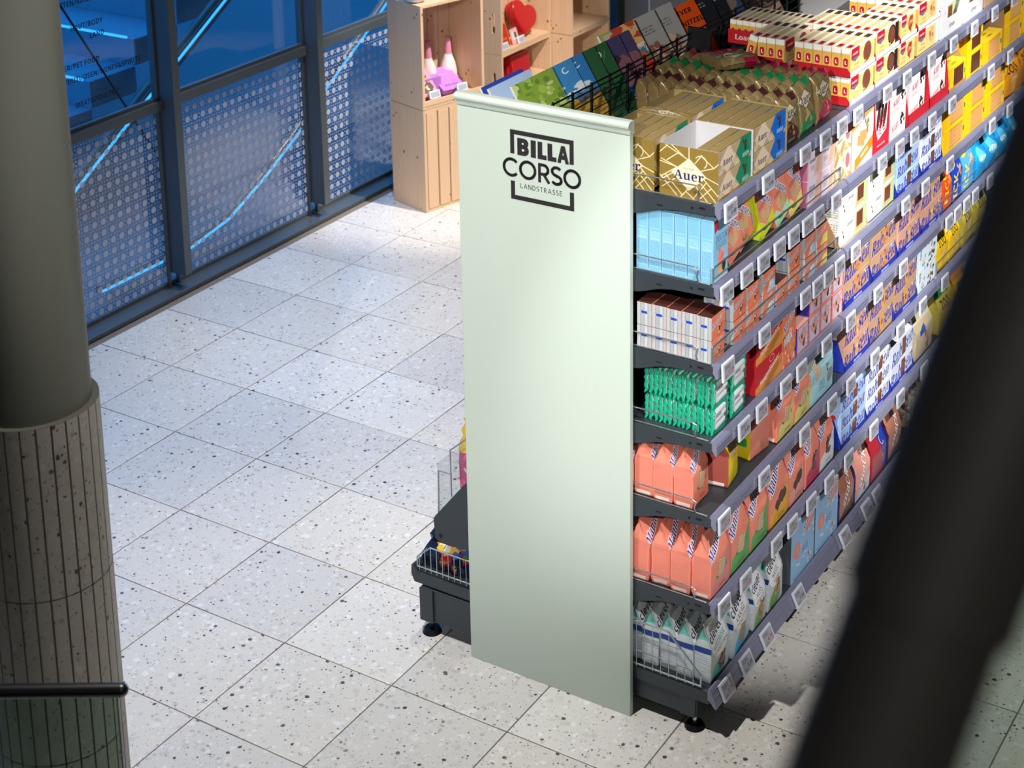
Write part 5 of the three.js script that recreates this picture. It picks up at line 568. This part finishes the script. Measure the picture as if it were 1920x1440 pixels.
// ------------------------------------------------------------------ magazines and wire divider on top of the gondola
{
  const d = thing('wire_divider', 'black wire divider running along the middle of the shelf top', 'divider', [-0.318, SY[1], 0]);
  for (const [yy, r] of [[0.008, 0.003], [0.04, 0.002], [0.074, 0.002], [0.108, 0.002], [0.142, 0.002], [0.176, 0.0028], [0.194, 0.0034]]) mesh('rail', rod([0, yy, -0.03], [0, yy, -2.2], r, 6), blackSteel, d);
  for (let z = -0.1; z > -2.2; z -= 0.118) mesh('post', rb(0.008, 0.2, 0.008, 0.002, -0.003, 0.1, z), blackSteel, d);
  mesh('end_plate', rb(0.09, 0.215, 0.012, 0.002, 0.03, 0.107, -1.035), blackSteel, d);
  const deckL = thing('magazine_shelf', 'black sloping shelf carrying the row of magazines', 'shelf', [-0.33, 1.77, 0]);
  mesh('bottom', rb(0.24, 0.02, 3.0, 0.002, -0.13, 0.0, -1.54), blackSteel, deckL); mesh('back', rb(0.01, 0.2, 3.0, 0.002, -0.06, 0.1, -1.53).translate(0, 0, 0), blackSteel, deckL).rotation.z = 0.54;
  const N = 8, atlas = canvas(1024, 512, (g) => {
    const C = (i, f) => { g.save(); g.translate((i % N) * 128, Math.floor(i / N) * 256); g.beginPath(); g.rect(0, 0, 128, 256); g.clip(); f(128, 256); g.restore(); }, q = seeded(31);
    const sky = (c1, c2) => (W, H) => { g.fillStyle = c1; g.fillRect(0, 0, W, H); for (let i = 0; i < 12; i++) blob(g, W * q(), H * (0.3 + 0.2 * q()), 20, 7, c2); poly(g, [[0, H], [0, H * 0.62], [W * 0.3, H * 0.5], [W * 0.55, H * 0.6], [W * 0.8, H * 0.44], [W, H * 0.52], [W, H]], '#4c5a6e'); chunks(g, W * 0.5, H * 0.82, W * 0.5, '#a98434', '#6f6a2a', 60, 5); g.strokeStyle = '#dfe8f0'; g.lineWidth = 4; g.beginPath(); g.arc(W * 0.75, H * 0.12, 9, 0.5, 5); g.stroke(); };
    C(0, (W, H) => { g.fillStyle = '#2d3f92'; g.fillRect(0, 0, W, H); });
    C(1, (W, H) => { g.fillStyle = '#9fb4d4'; g.fillRect(0, 0, W, H); });
    C(2, (W, H) => { g.fillStyle = '#7d9a3a'; g.fillRect(0, 0, W, H); for (let i = 0; i < 80; i++) blob(g, W * q(), H * q(), 4 + 12 * q(), 4 + 8 * q(), ['#95b04a', '#5f8030', '#b3c47a', '#6f8f38'][i % 4], q() * 3); for (let i = 0; i < 9; i++) blob(g, W * 0.35 + 18 * Math.cos(i * 0.7), H * 0.66 + 18 * Math.sin(i * 0.7), 14, 3, '#d6cce4', i * 0.7); blob(g, W * 0.35, H * 0.66, 7, 7, '#dcc23a'); });
    C(3, sky('#3f86bf', '#d7e2ea')); C(4, sky('#3478b6', '#c9d7e2'));
    C(5, (W, H) => { g.fillStyle = '#2f5c3a'; g.fillRect(0, 0, W, H); g.fillStyle = '#24492e'; g.fillRect(0, H * 0.6, W, H * 0.4); });
    C(6, (W, H) => { g.fillStyle = '#2f5c3a'; g.fillRect(0, 0, W, H); txt(g, 'SKO', W * 0.55, H * 0.14, 30, '#c8d6c8'); g.strokeStyle = '#a9bfa9'; g.beginPath(); g.arc(W * 0.2, 0, 90, 0.3, 1.5); g.stroke(); smallprint(g, 30, 120, 60, 14, '#9fb59f', 2); g.fillStyle = '#24492e'; g.fillRect(0, H * 0.62, W, H * 0.38); });
    for (const i of [7, 8]) C(i, (W, H) => { g.fillStyle = '#4a4266'; g.fillRect(0, 0, W, H); chunks(g, W * 0.5, H * 0.5, W * 0.5, '#8a5a6a', '#3a2c3c', 50, 4 + i); chunks(g, W * 0.5, H * 0.85, W * 0.4, '#3f78a8', '#c07a8a', 20, 8); });
    C(9, (W, H) => { g.fillStyle = '#9fae52'; g.fillRect(0, 0, W, H); g.fillStyle = '#c9b4a4'; g.fillRect(12, 8, W, H); chunks(g, W * 0.6, H * 0.15, W * 0.4, '#c0452e', '#e0b070', 40, 3); g.fillStyle = '#ded8d0'; g.fillRect(12, H * 0.3, W, H * 0.14); script(g, 'Kulinarisch', W * 0.55, H * 0.37, 24, '#4a4038', { bold: false }); chunks(g, W * 0.6, H * 0.7, W * 0.5, '#c8623a', '#4a7a9a', 60, 6); chunks(g, W * 0.6, H * 0.75, W * 0.4, '#d88a4c', '#c0452e', 26, 16); });
    for (const i of [10, 11]) C(i, (W, H) => { g.fillStyle = '#a4a4a0'; g.fillRect(0, 0, W, H); smallprint(g, 40, 40, 60, 30, '#72726e', 3, i); chunks(g, W * 0.55, H * 0.55, W * 0.3, '#8a5c48', '#c9b09a', 30, i); chunks(g, W * 0.5, H * 0.85, W * 0.4, '#d8cfc4', '#7a5a4a', 40, i + 3); });
    C(12, (W, H) => { g.fillStyle = '#e5551c'; g.fillRect(0, 0, W, H); ['NEVER', 'SCHNITZEL', 'ALWAYS', 'APFEL'].forEach((s, k) => txt(g, s, W * 0.5, H * (0.12 + 0.17 * k), 25, '#23150f', { rot: 0.05 })); g.fillStyle = '#c8322a'; g.fillRect(0, H * 0.75, W, H * 0.25); });
    C(13, (W, H) => { g.fillStyle = '#24262c'; g.fillRect(0, 0, W, H); smallprint(g, 30, 26, 70, 24, '#888d94', 2); chunks(g, W * 0.5, H * 0.7, W * 0.3, '#3a3f48', '#55504a', 20, 3); });
    C(14, (W, H) => { g.fillStyle = '#3f4f72'; g.fillRect(0, 0, W, H); chunks(g, W * 0.5, H * 0.4, W * 0.4, '#8a7466', '#5a6f94', 30, 9); g.fillStyle = '#c9ae2c'; g.fillRect(0, H * 0.6, W, H * 0.3); });
    C(15, (W, H) => { g.fillStyle = '#6a5348'; g.fillRect(0, 0, W, H); chunks(g, W * 0.5, H * 0.5, W * 0.5, '#a98a72', '#3c3430', 40, 9); });
  });
  const am = std(0xffffff, 0.28, 0, { map: atlas }), pages = std(0xc9c7c2, 0.8);
  const M = [[0, -0.03, 'plain dark blue'], [1, -0.035, 'pale blue'], [2, -0.087, 'green daisy'], [3, -0.205, 'blue mountain sky, nearer copy,'], [4, -0.276, 'blue mountain sky, farther copy,'], [5, -0.358, 'dark green, nearer copy,'], [6, -0.432, 'dark green with pale lettering'], [7, -0.522, 'violet market scene, nearer copy,'], [8, -0.59, 'violet market scene, farther copy,'], [9, -0.65, 'food photo cover with lime edge'], [10, -0.8, 'grey cookbook, nearer copy,'], [11, -0.925, 'grey cookbook, farther copy,'], [12, -1.085, 'orange cover with black words'], [13, -1.2, 'black cover, nearer copy,'], [13, -1.29, 'black cover, farther copy,'], [14, -1.4, 'navy and yellow cover'], [15, -1.55, 'brown cover, nearer copy,'], [15, -1.68, 'brown cover, farther copy,']];
  M.forEach(([c, z, w], i) => {
    const W = 0.2, H = c === 10 || c === 11 || c === 9 ? 0.275 : 0.25, D = 0.0092, t = thing('magazine', `${w} ${/cover|cookbook/.test(w) ? '' : 'cover '}magazine leaning on the shelf top behind the wire divider`.replace(/ {2}/g, ' ').replace('cover cover', 'cover'), 'magazine', [-0.338 - (i === 0 ? 0.075 : i === 1 ? 0.05 : 0), 1.785, z], 0, 'magazines on the shelf top');
    t.rotation.order = 'ZYX'; t.rotation.set(0, 0, 0.54);
    const inner = new THREE.Group(); inner.name = 'copy'; t.add(inner); inner.rotation.y = PI / 2 - 0.15;
    mesh('pages', rb(W, H, D, 0.001, W / 2, H / 2, 0), pages, inner);
    const pg = new THREE.PlaneGeometry(W, H).translate(W / 2, H / 2, D / 2 + 0.0005), uv = pg.attributes.uv, u0 = (c % N) / N, v0 = c < N ? 0.5 : 0; for (let k = 0; k < 4; k++) uv.setXY(k, u0 + (0.004 + 0.992 * uv.getX(k)) / N, v0 + (0.004 + 0.992 * uv.getY(k)) / 2);
    mesh('cover', pg, am, inner);
  });
}

// ------------------------------------------------------------------ left side of the gondola, mostly hidden by the panel
{
  const b = thing('shelving_bay', 'left hand shelving side with low tray showing past the end panel', 'shelf', [0, 0, 0]);
  mesh('plinth', rb(0.5, 0.125, 3.0, 0.004, -0.586, 0.11, -1.535), shelfGrey, b); mesh('plinth_end', rb(0.055, 0.125, 0.006, 0.002, -0.808, 0.11, -0.03), shelfGrey, b);
  mesh('bottom_shelf', profile([[-0.32, 0], [-0.32, 0.04], [-0.845, 0.04], [-0.862, 0.062], [-0.87, 0.062], [-0.872, 0.03], [-0.86, 0]], 3.0).translate(0, 0.183, -3.035), shelfGrey, b);
  mesh('back_panel', rb(0.02, 1.66, 3.0, 0.002, -0.335, 0.9, -1.535), shelfGrey, b);
  mesh('tray_side', profile([[-0.33, 0.37], [-0.755, 0.37], [-0.768, 0.378], [-0.772, 0.45], [-0.762, 0.465], [-0.34, 0.99]].reverse(), 0.003).translate(0, 0, -0.04), shelfGrey, b);
  mesh('tray_floor', bx(0.43, 0.006, 2.95, -0.55, 0.375, -1.55), shelfGrey, b); mesh('tray_screw', new THREE.CylinderGeometry(0.006, 0.006, 0.004, 16).rotateX(PI / 2).translate(-0.745, 0.392, -0.036), blackSteel, b);
  for (const z of [-0.05, -1.0]) { const f = mesh('foot', new THREE.CylinderGeometry(0.027, 0.034, 0.014, 24).translate(-0.802, 0.007, z), blackSteel, b); mesh('stem', new THREE.CylinderGeometry(0.007, 0.007, 0.045, 12).translate(-0.802, 0.033, z), blackSteel, f); }
  mesh('glass_front', bx(0.004, 0.22, 2.9, -0.76, 0.54, -1.5), phys({ color: 0xf4f8f8, transmission: 1, thickness: 0, roughness: 0.02 }), b);
  mesh('upright_rod', wire([[-0.757, 0.455, -0.045], [-0.752, 0.63, -0.045], [-0.70, 0.63, -0.047]], 0.0028), wireMat, b); mesh('upright_rod', wire([[-0.7, 0.55, -0.042], [-0.7, 0.72, -0.042], [-0.62, 0.79, -0.042]], 0.0028), wireMat, b);
  const k = thing('wire_basket_side', 'chrome wire grid at the low left tray beside the end panel', 'guard rail');
  const y = 0.247, z = -0.036; mesh('frame', wire([[-0.845, y + 0.035, z], [-0.79, y + 0.085, z], [-0.6, y + 0.085, z], [-0.6, y, z], [-0.845, y, z], [-0.845, y + 0.035, z]], 0.0026), wireMat, k);
  for (let x = -0.835; x < -0.6; x += 0.024) mesh('wire', rod([x, y - 0.01, z + 0.002], [x, Math.min(y + 0.085, y + 0.035 + (x + 0.845) * 0.9), z + 0.002], 0.0014), wireMat, k);
  mesh('frame_front', wire([[-0.845, y + 0.035, z], [-0.845, y + 0.035, -2.9]], 0.0024), wireMat, k);
  bag('sweetDark', 'sweets_bag', 0.16, 0.22, 0.05, { base: '#1a2236', front: (g, W, H) => { g.fillStyle = '#18213a'; g.fillRect(0, 0, W, H); chunks(g, W * 0.5, H * 0.45, W * 0.4, '#b7202a', '#6f8f3a', 26, 5); chunks(g, W * 0.5, H * 0.6, W * 0.3, '#e2b13a', '#d9dcd0', 16, 8); chunks(g, W * 0.5, H * 0.3, W * 0.3, '#3f6ab8', '#d86a2a', 12, 18); }, side: (g, W, H) => { g.fillStyle = '#18213a'; g.fillRect(0, 0, W, H); chunks(g, W * 0.5, H * 0.5, W * 0.6, '#b7202a', '#c9a53a', 14, 5); } }, { crinkle: 0.004, rough: 0.2 });
  bag('sweetPink', 'sweets_bag', 0.18, 0.26, 0.07, { base: '#b4125c', front: (g, W, H) => { g.fillStyle = '#b2165e'; g.fillRect(0, 0, W, H); poly(g, [[0, 0], [W, 0], [W, H * 0.3], [0, H * 0.45]], '#c8a53a'); txt(g, 'RIESEN', W * 0.5, H * 0.2, W * 0.2, '#7a2a1c', { rot: -0.15 }); const q = seeded(2); for (let i = 0; i < 22; i++) blob(g, W * q(), H * (0.45 + 0.55 * q()), 10 + 8 * q(), 9 + 8 * q(), ['#e7cdd6', '#d94f86', '#f0e6e8', '#c92f3c'][i % 4], q() * 3); }, side: (g, W, H) => { g.fillStyle = '#a3124f'; g.fillRect(0, 0, W, H); const q = seeded(5); for (let i = 0; i < 12; i++) blob(g, W * q(), H * (0.4 + 0.6 * q()), 10, 9, ['#e7cdd6', '#d94f86'][i % 2]); g.fillStyle = '#c8a53a'; g.fillRect(0, 0, W, H * 0.35); } }, { crinkle: 0.004, rough: 0.22 });
  [[0.275, 0, -0.15, 'lower'], [0.322, 0.2, -0.2, 'upper']].forEach(([yy, tn, zz, w]) => { const m = put('sweetDark', [-0.855, yy, zz], `${w} dark glossy sweets bag lying in the low left tray`, { group: 'sweets bags in the left tray' }); m.rotation.order = 'XYZ'; m.rotation.set(-PI / 2 + 0.3, 0, -PI / 2 + tn * 0.3); });
  const m = put('sweetPink', [-0.655, 0.5, -0.16], 'magenta sweets bag with a gold top standing in the left tray'); m.rotation.set(0, -0.5, 0.12);
}

// ------------------------------------------------------------------ wooden crates by the window
{
  const B = 0.018;
  function crate(label, pos, turn, w, h, d, o = {}) {
    const c = thing('wooden_crate', label, 'crate', pos, turn, o.group), pl = (ww, hh, dd, x, y, z) => mesh('plank', plankGeo(ww, hh, dd, x, y, z), woodMat, c);
    for (const s of [0, 1]) { const x = s ? w - B / 2 : B / 2; if (o.slot && !s) { const sh = new THREE.Shape([[-d, 0], [0, 0], [0, h], [-d, h]].map((p) => new THREE.Vector2(...p))), hole = new THREE.Path(); hole.absarc(-d * 0.3, h * (o.slot - 0.09), 0.011, PI, 2 * PI); hole.absarc(-d * 0.3, h * (o.slot + 0.09), 0.011, 0, PI); sh.holes.push(hole); const g2 = flat(new THREE.ExtrudeGeometry(sh, { depth: B, bevelEnabled: false }).rotateY(-PI / 2)).translate(B, 0, 0); mesh('plank', plankUV(g2, 1), woodMat, c); }
      else { const n = 4, bw = d / n; for (let i = 0; i < n; i++) pl(B, h - 0.002, bw - 0.0006, x, h / 2, -bw * (i + 0.5)); } }
    pl(w - 2 * B, B, d - 0.004, w / 2, h - B / 2, -d / 2 - 0.001); pl(w - 2 * B, B, d - 0.004, w / 2, B / 2, -d / 2 - 0.001);
    const ns = o.slats ?? 5, sw = (w - 2 * B) / ns, zb = o.flip ? -0.01 : -d + 0.01; for (let i = 0; i < ns; i++) pl(sw - 0.01, h - 2 * B - 0.002, 0.02, B + sw * (i + 0.5), h / 2, zb);
    if (o.lip) pl(w - 2 * B, o.lip, 0.014, w / 2, B + o.lip / 2, -0.008);
    if (o.lip2) pl(w - 2 * B, 0.03, 0.014, w / 2, h * 0.5, -d + 0.02);
    return c;
  }
  const P = [-3.07, 0, -3.226], th = 1.297, up = (y) => [P[0], y, P[2]];
  crate('wooden crate on the floor with its slatted back facing out', P, th, 0.454, 0.604, 0.30, { flip: true }); crate('open wooden crate with pink bottles and purple boxes', up(0.606), th, 0.454, 0.604, 0.30, { lip: 0.03 });
  const cw = (x, y, z) => [P[0] + x * Math.cos(th) + z * Math.sin(th), y, P[2] - x * Math.sin(th) + z * Math.cos(th)];
  crate('lower open wooden crate filled with red boxes', [-3.285, 0, -4.365], PI / 2, 0.595, 0.604, 0.19, { slot: 0.7, group: 'second crate stack' }); crate('upper open wooden crate with a red heart tin', [-3.285, 0.606, -4.365], PI / 2, 0.595, 0.604, 0.19, { slot: 0.33, lip2: true, group: 'second crate stack' });
  crate('lower plain wooden crate at the end of the crate row', [-3.135, 0, -4.97], PI / 2, 0.5, 0.604, 0.3); crate('upper plain wooden crate at the end of the crate row', [-3.135, 0.606, -4.97], PI / 2, 0.5, 0.604, 0.3);
  // contents of the open crate
  const pinkM = std(0xd98fa8, 0.35), purple = std(0xb678d0, 0.5), fy = 0.606 + B + 0.001;
  const bottle = thing('pink_bottle', 'slim pink bottle with a white foot, left of two in the crate', 'bottle', cw(0.225, fy, -0.225), 0, 'pink bottles in the crate');
  mesh('body', new THREE.LatheGeometry([[0, 0], [0.05, 0], [0.052, 0.02], [0.05, 0.1], [0.04, 0.15], [0.026, 0.185], [0.022, 0.2]].map((p) => new THREE.Vector2(...p)), 28), std(0xe9dfe2, 0.35), bottle); mesh('neck', new THREE.LatheGeometry([[0.0225, 0.198], [0.018, 0.25], [0.016, 0.29], [0.0165, 0.3], [0, 0.302]].map((p) => new THREE.Vector2(...p)), 24), pinkM, bottle);
  dup(bottle, cw(0.365, fy, -0.215), 0.6, 'slim pink bottle with a white foot, right of two in the crate');
  carton('purpleBox', 'gift_box', 0.17, 0.12, 0.06, { base: '#b272cc', front: (g, W, H) => { g.fillStyle = '#b678d0'; g.fillRect(0, 0, W, H); chunks(g, W * 0.6, H * 0.75, H * 0.12, '#7a3a6a', '#d86a9a', 14, 3); }, top: (g, W, H) => { g.fillStyle = '#b87bd2'; g.fillRect(0, 0, W, H); } });
  carton('purpleFlat', 'gift_box', 0.15, 0.2, 0.03, { base: '#b678d0', front: (g, W, H) => { g.fillStyle = '#bf7fd6'; g.fillRect(0, 0, W, H); txt(g, 'GESCHENK', W * 0.5, H * 0.8, 30, '#5a2450'); smallprint(g, W * 0.3, H * 0.3, W * 0.4, H * 0.05, '#e6c6ee', 1); } });
  carton('pinkFlat', 'gift_box', 0.12, 0.17, 0.02, { base: '#d68fb4', front: (g, W, H) => { g.fillStyle = '#db94b8'; g.fillRect(0, 0, W, H); chunks(g, W * 0.5, H * 0.4, W * 0.3, '#4a3a34', '#c9a98a', 30, 3); chunks(g, W * 0.5, H * 0.7, W * 0.35, '#5a4a3c', '#e0c8b0', 30, 7); } });
  const inC = (key, x, y, z, lb, rx, ry = 0) => { const m = put(key, cw(x, fy + y, z), lb); m.rotation.set(rx, th + ry, 0); return m; };
  inC('purpleBox', 0.13, 0, -0.13, 'purple gift box standing in the open crate before the bottles', 0); inC('purpleBox', 0.33, 0.03, -0.17, 'purple gift box lying deeper in the crate behind the printed lid', -1.35, 0.2); inC('pinkFlat', 0.09, 0.035, -0.045, 'pink flat box with a dark bird picture leaning in the crate', -0.75); inC('purpleFlat', 0.265, 0.033, -0.045, 'purple flat box with lettering leaning in the crate', -1.15, -0.12);
  const tagM = std(0xe6e6ea, 0.4), scrM = std(0xa9b2c4, 0.4), miniTag = (pos, turn, lb) => { const t = thing('price_tag', lb, 'price tag', pos, turn); mesh('housing', rb(0.075, 0.045, 0.012, 0.002, 0, 0.0245, 0), tagM, t).rotation.x = -0.3; mesh('screen', rb(0.06, 0.03, 0.002, 0.0006, 0, 0.0245, 0.0065), scrM, t).rotation.x = -0.3; };
  miniTag(cw(0.1, fy + 0.03, -0.012), th, 'white price tag in front of the pink bird box in the crate'); miniTag(cw(0.3, fy + 0.03, -0.012), th, 'white price tag in front of the purple lid in the crate');
  const bowl = thing('white_bowl', 'white bowl on top of the tall wooden crates', 'bowl', cw(0.05, 1.2115, -0.1)); mesh('shell', new THREE.LatheGeometry([[0, 0], [0.04, 0], [0.06, 0.02], [0.068, 0.06], [0.064, 0.06], [0.055, 0.022], [0, 0.006]].map((p) => new THREE.Vector2(...p)), 36), std(0xe4e6ee, 0.3), bowl);
  const bd = thing('wooden_board', 'small wooden board beside the white bowl on the crates', 'board', cw(0.26, 1.2115, -0.06), th + 0.2); mesh('plank', plankGeo(0.14, 0.016, 0.09, 0, 0.008, 0), woodMat, bd);
  // second stack: heart tin, book, card, tags, red boxes
  const redM = phys({ color: 0xb80a18, roughness: 0.3, clearcoat: 0.4 });
  const hs = new THREE.Shape(); hs.moveTo(0, -0.1); hs.bezierCurveTo(0.03, -0.07, 0.12, -0.01, 0.12, 0.05); hs.bezierCurveTo(0.12, 0.11, 0.03, 0.13, 0, 0.07); hs.bezierCurveTo(-0.03, 0.13, -0.12, 0.11, -0.12, 0.05); hs.bezierCurveTo(-0.12, -0.01, -0.03, -0.07, 0, -0.1);
  const heart = thing('heart_tin', 'glossy red heart shaped tin leaning in the upper crate', 'tin', [-3.38, 0.735, -4.74]); heart.rotation.order = 'YXZ'; heart.rotation.set(-0.32, PI / 2, -0.5); mesh('lid', new THREE.ExtrudeGeometry(hs, { depth: 0.03, bevelEnabled: true, bevelSize: 0.006, bevelThickness: 0.006, bevelSegments: 3, curveSegments: 18 }), redM, heart); mesh('base', new THREE.ExtrudeGeometry(hs, { depth: 0.03, bevelEnabled: false, curveSegments: 18 }).scale(0.98, 0.98, 1).translate(0, 0, -0.032), redM, heart);
  carton('redBook', 'gift_box', 0.14, 0.15, 0.012, { base: '#c2391c', front: (g, W, H) => { g.fillStyle = '#e08a1c'; g.fillRect(0, 0, W, H); g.fillStyle = '#b8321c'; g.fillRect(12, 12, W - 24, H - 24); smallprint(g, W * 0.4, H * 0.6, W * 0.4, H * 0.1, '#e8a070', 2); poly(g, [[0, 0], [W * 0.5, 0], [0, H * 0.4]], '#2a1a18'); } }); carton('pinkCard', 'picture_card', 0.08, 0.1, 0.008, { base: '#dba0a2', front: (g, W, H) => { g.fillStyle = '#e0a6a8'; g.fillRect(0, 0, W, H); g.fillStyle = '#d9d2c2'; g.fillRect(W * 0.15, H * 0.2, W * 0.7, H * 0.5); g.fillStyle = '#55514c'; g.fillRect(W * 0.45, H * 0.24, W * 0.32, H * 0.36); } });
  const lean = (key, p, lb) => { const m = put(key, p, lb); m.rotation.set(-0.3, PI / 2, 0); }; lean('redBook', [-3.33, fy, -4.47], 'red flat box with an orange frame beside the heart tin'); lean('pinkCard', [-3.315, fy, -4.585], 'small pink framed card before the heart tin');
  miniTag([-3.295, fy, -4.43], PI / 2, 'white price tag at the near side of the upper crate shelf'); miniTag([-3.295, fy, -4.62], PI / 2, 'white price tag before the pink card in the upper crate');
  carton('redBox', 'gift_box', 0.2, 0.17, 0.028, { base: '#a80f1a', front: (g, W, H) => { g.fillStyle = '#b01420'; g.fillRect(0, 0, W, H); g.strokeStyle = '#d43a3c'; g.lineWidth = 6; g.strokeRect(4, 4, W - 8, H - 8); } }); for (let j = 0; j < 4; j++) { const m = put('redBox', [-3.33 - j * 0.031, 0.37, -4.66 + j * 0.012], `dark red gift box standing in the lower crate, ${ORD[j]} from the front`, { group: 'red gift boxes in the lower crate' }); m.rotation.set(-0.16, PI / 2, 0); }
  const ped = thing('wooden_riser', 'wooden inner shelf lifting the red boxes in the lower crate', 'shelf', [-3.29, 0.33, -4.385]); mesh('plank', plankGeo(0.17, 0.03, 0.545, -0.087, 0.02, -0.276), woodMat, ped); mesh('plank', plankGeo(0.02, 0.31, 0.5, -0.14, -0.155, -0.276), woodMat, ped);
}

// ------------------------------------------------------------------ glass balustrade before the column, dark railing close to the camera
{
  const c = thing('balustrade', 'glass balustrade with a black handrail standing before the column', 'balustrade', [-0.156, 0, 1.925]);   // runs to the left, square to the view
  c.rotation.y = 0.552; const hr = mesh('handrail', new THREE.CapsuleGeometry(0.0155, 1.4, 8, 20).rotateZ(PI / 2).translate(-0.715, 1.264, 0), phys({ color: 0x0c0d0e, roughness: 0.3, clearcoat: 0.5 }), c);
  mesh('glass_panel', bx(1.4, 1.2, 0.012, -0.725, 0.652, 0), phys({ color: 0xdfeee8, roughness: 0.02, transmission: 1, thickness: 0, ior: 1.52 }), c); mesh('glass_edge', bx(0.003, 1.2, 0.0125, -0.0235, 0.652, 0), std(0x1f3a38, 0.2), c);
  mesh('shoe', rb(1.4, 0.06, 0.05, 0.004, -0.725, 0.03, 0), darkSteel, c);
}
{
  const t = thing('escalator_railing', 'dark rounded railing crossing the picture very close to the camera', 'railing');
  const m = phys({ color: 0x35322f, roughness: 0.5 }), dir = V(0.0676, 0.3427, -0.1425).normalize(), J = V(2.0859, 3.2037, 3.6057);
  const at = (l) => J.clone().addScaledVector(dir, l).toArray();
  { const w = V(0.86, 0.0, -0.5).normalize(), up = dir, n = new THREE.Matrix4().makeBasis(w, up, w.clone().cross(up)), g = bx(0.33, 0.95, 0.007, 0.19, 0.07, 0).applyMatrix4(n).translate(J.x, J.y, J.z); mesh('glass_panel', g, phys({ color: 0xe6f2ec, roughness: 0.02, transmission: 1, thickness: 0, ior: 1.52 }), t); }
  mesh('handrail', rod(at(-0.34), at(0.0), 0.0283, 32), m, t); mesh('sleeve', rod(at(0.0), at(0.66), 0.0313, 32), m, t);
}
// ------------------------------------------------------------------ ceiling spotlights
for (const s of SPOTS) {
  const t = thing('ceiling_spotlight', s.label, 'spotlight', s.at), dir = V(...s.to).sub(V(...s.at)).normalize(), q = new THREE.Quaternion().setFromUnitVectors(V(0, 0, 1), dir);
  const can = mesh('housing', new THREE.CylinderGeometry(0.05, 0.05, 0.16, 28, 1, true).rotateX(PI / 2), std(0x17181a, 0.5, 0.2, { side: THREE.DoubleSide }), t); can.quaternion.copy(q); can.position.copy(dir.clone().multiplyScalar(-0.02));
  const lens = mesh('lens', new THREE.CircleGeometry(0.045, 28), new THREE.MeshStandardMaterial({ color: 0x111111, emissive: s.col, emissiveIntensity: 6, side: THREE.DoubleSide }), t); lens.quaternion.copy(q); lens.position.copy(dir.clone().multiplyScalar(0.035));
  mesh('stem', rod([0, 0.05, 0], [0, 4.6 - s.at[1], 0], 0.012, 10), blackSteel, t);
  const L = new THREE.SpotLight(s.col, s.cd, 0, s.deg * PI / 180, s.soft, 2); L.name = 'lamp'; L.position.copy(dir.clone().multiplyScalar(0.07)); L.target.position.copy(dir.clone().multiplyScalar(2)); L.castShadow = true; L.shadow.mapSize.set(2048, 2048); L.shadow.radius = s.size ?? 1.5; t.add(L, L.target); L.target.name = 'aim';
}
// added fill panel, out of view, to brighten the near railing and the shadows
{
  RectAreaLightUniformsLib.init();
  const t = thing('fill_panel_light', 'added square white fill light panel above the landing, out of view', 'fill light', [3.1, 4.58, 5.0]);
  mesh('frame', rb(0.64, 0.03, 0.64, 0.004, 0, 0, 0), whiteWall, t); mesh('diffuser', bx(0.6, 0.004, 0.6, 0, -0.017, 0), new THREE.MeshStandardMaterial({ color: 0xffffff, emissive: 0xfffaf4, emissiveIntensity: 2 }), t);
  const L = new THREE.RectAreaLight(0xfffaf4, FILL_PANEL, 0.6, 0.6); L.name = 'lamp'; L.position.set(0, -0.025, 0); L.lookAt(L.position.x, -10, 0.0001); t.add(L);
}

renderer.render(scene, camera);
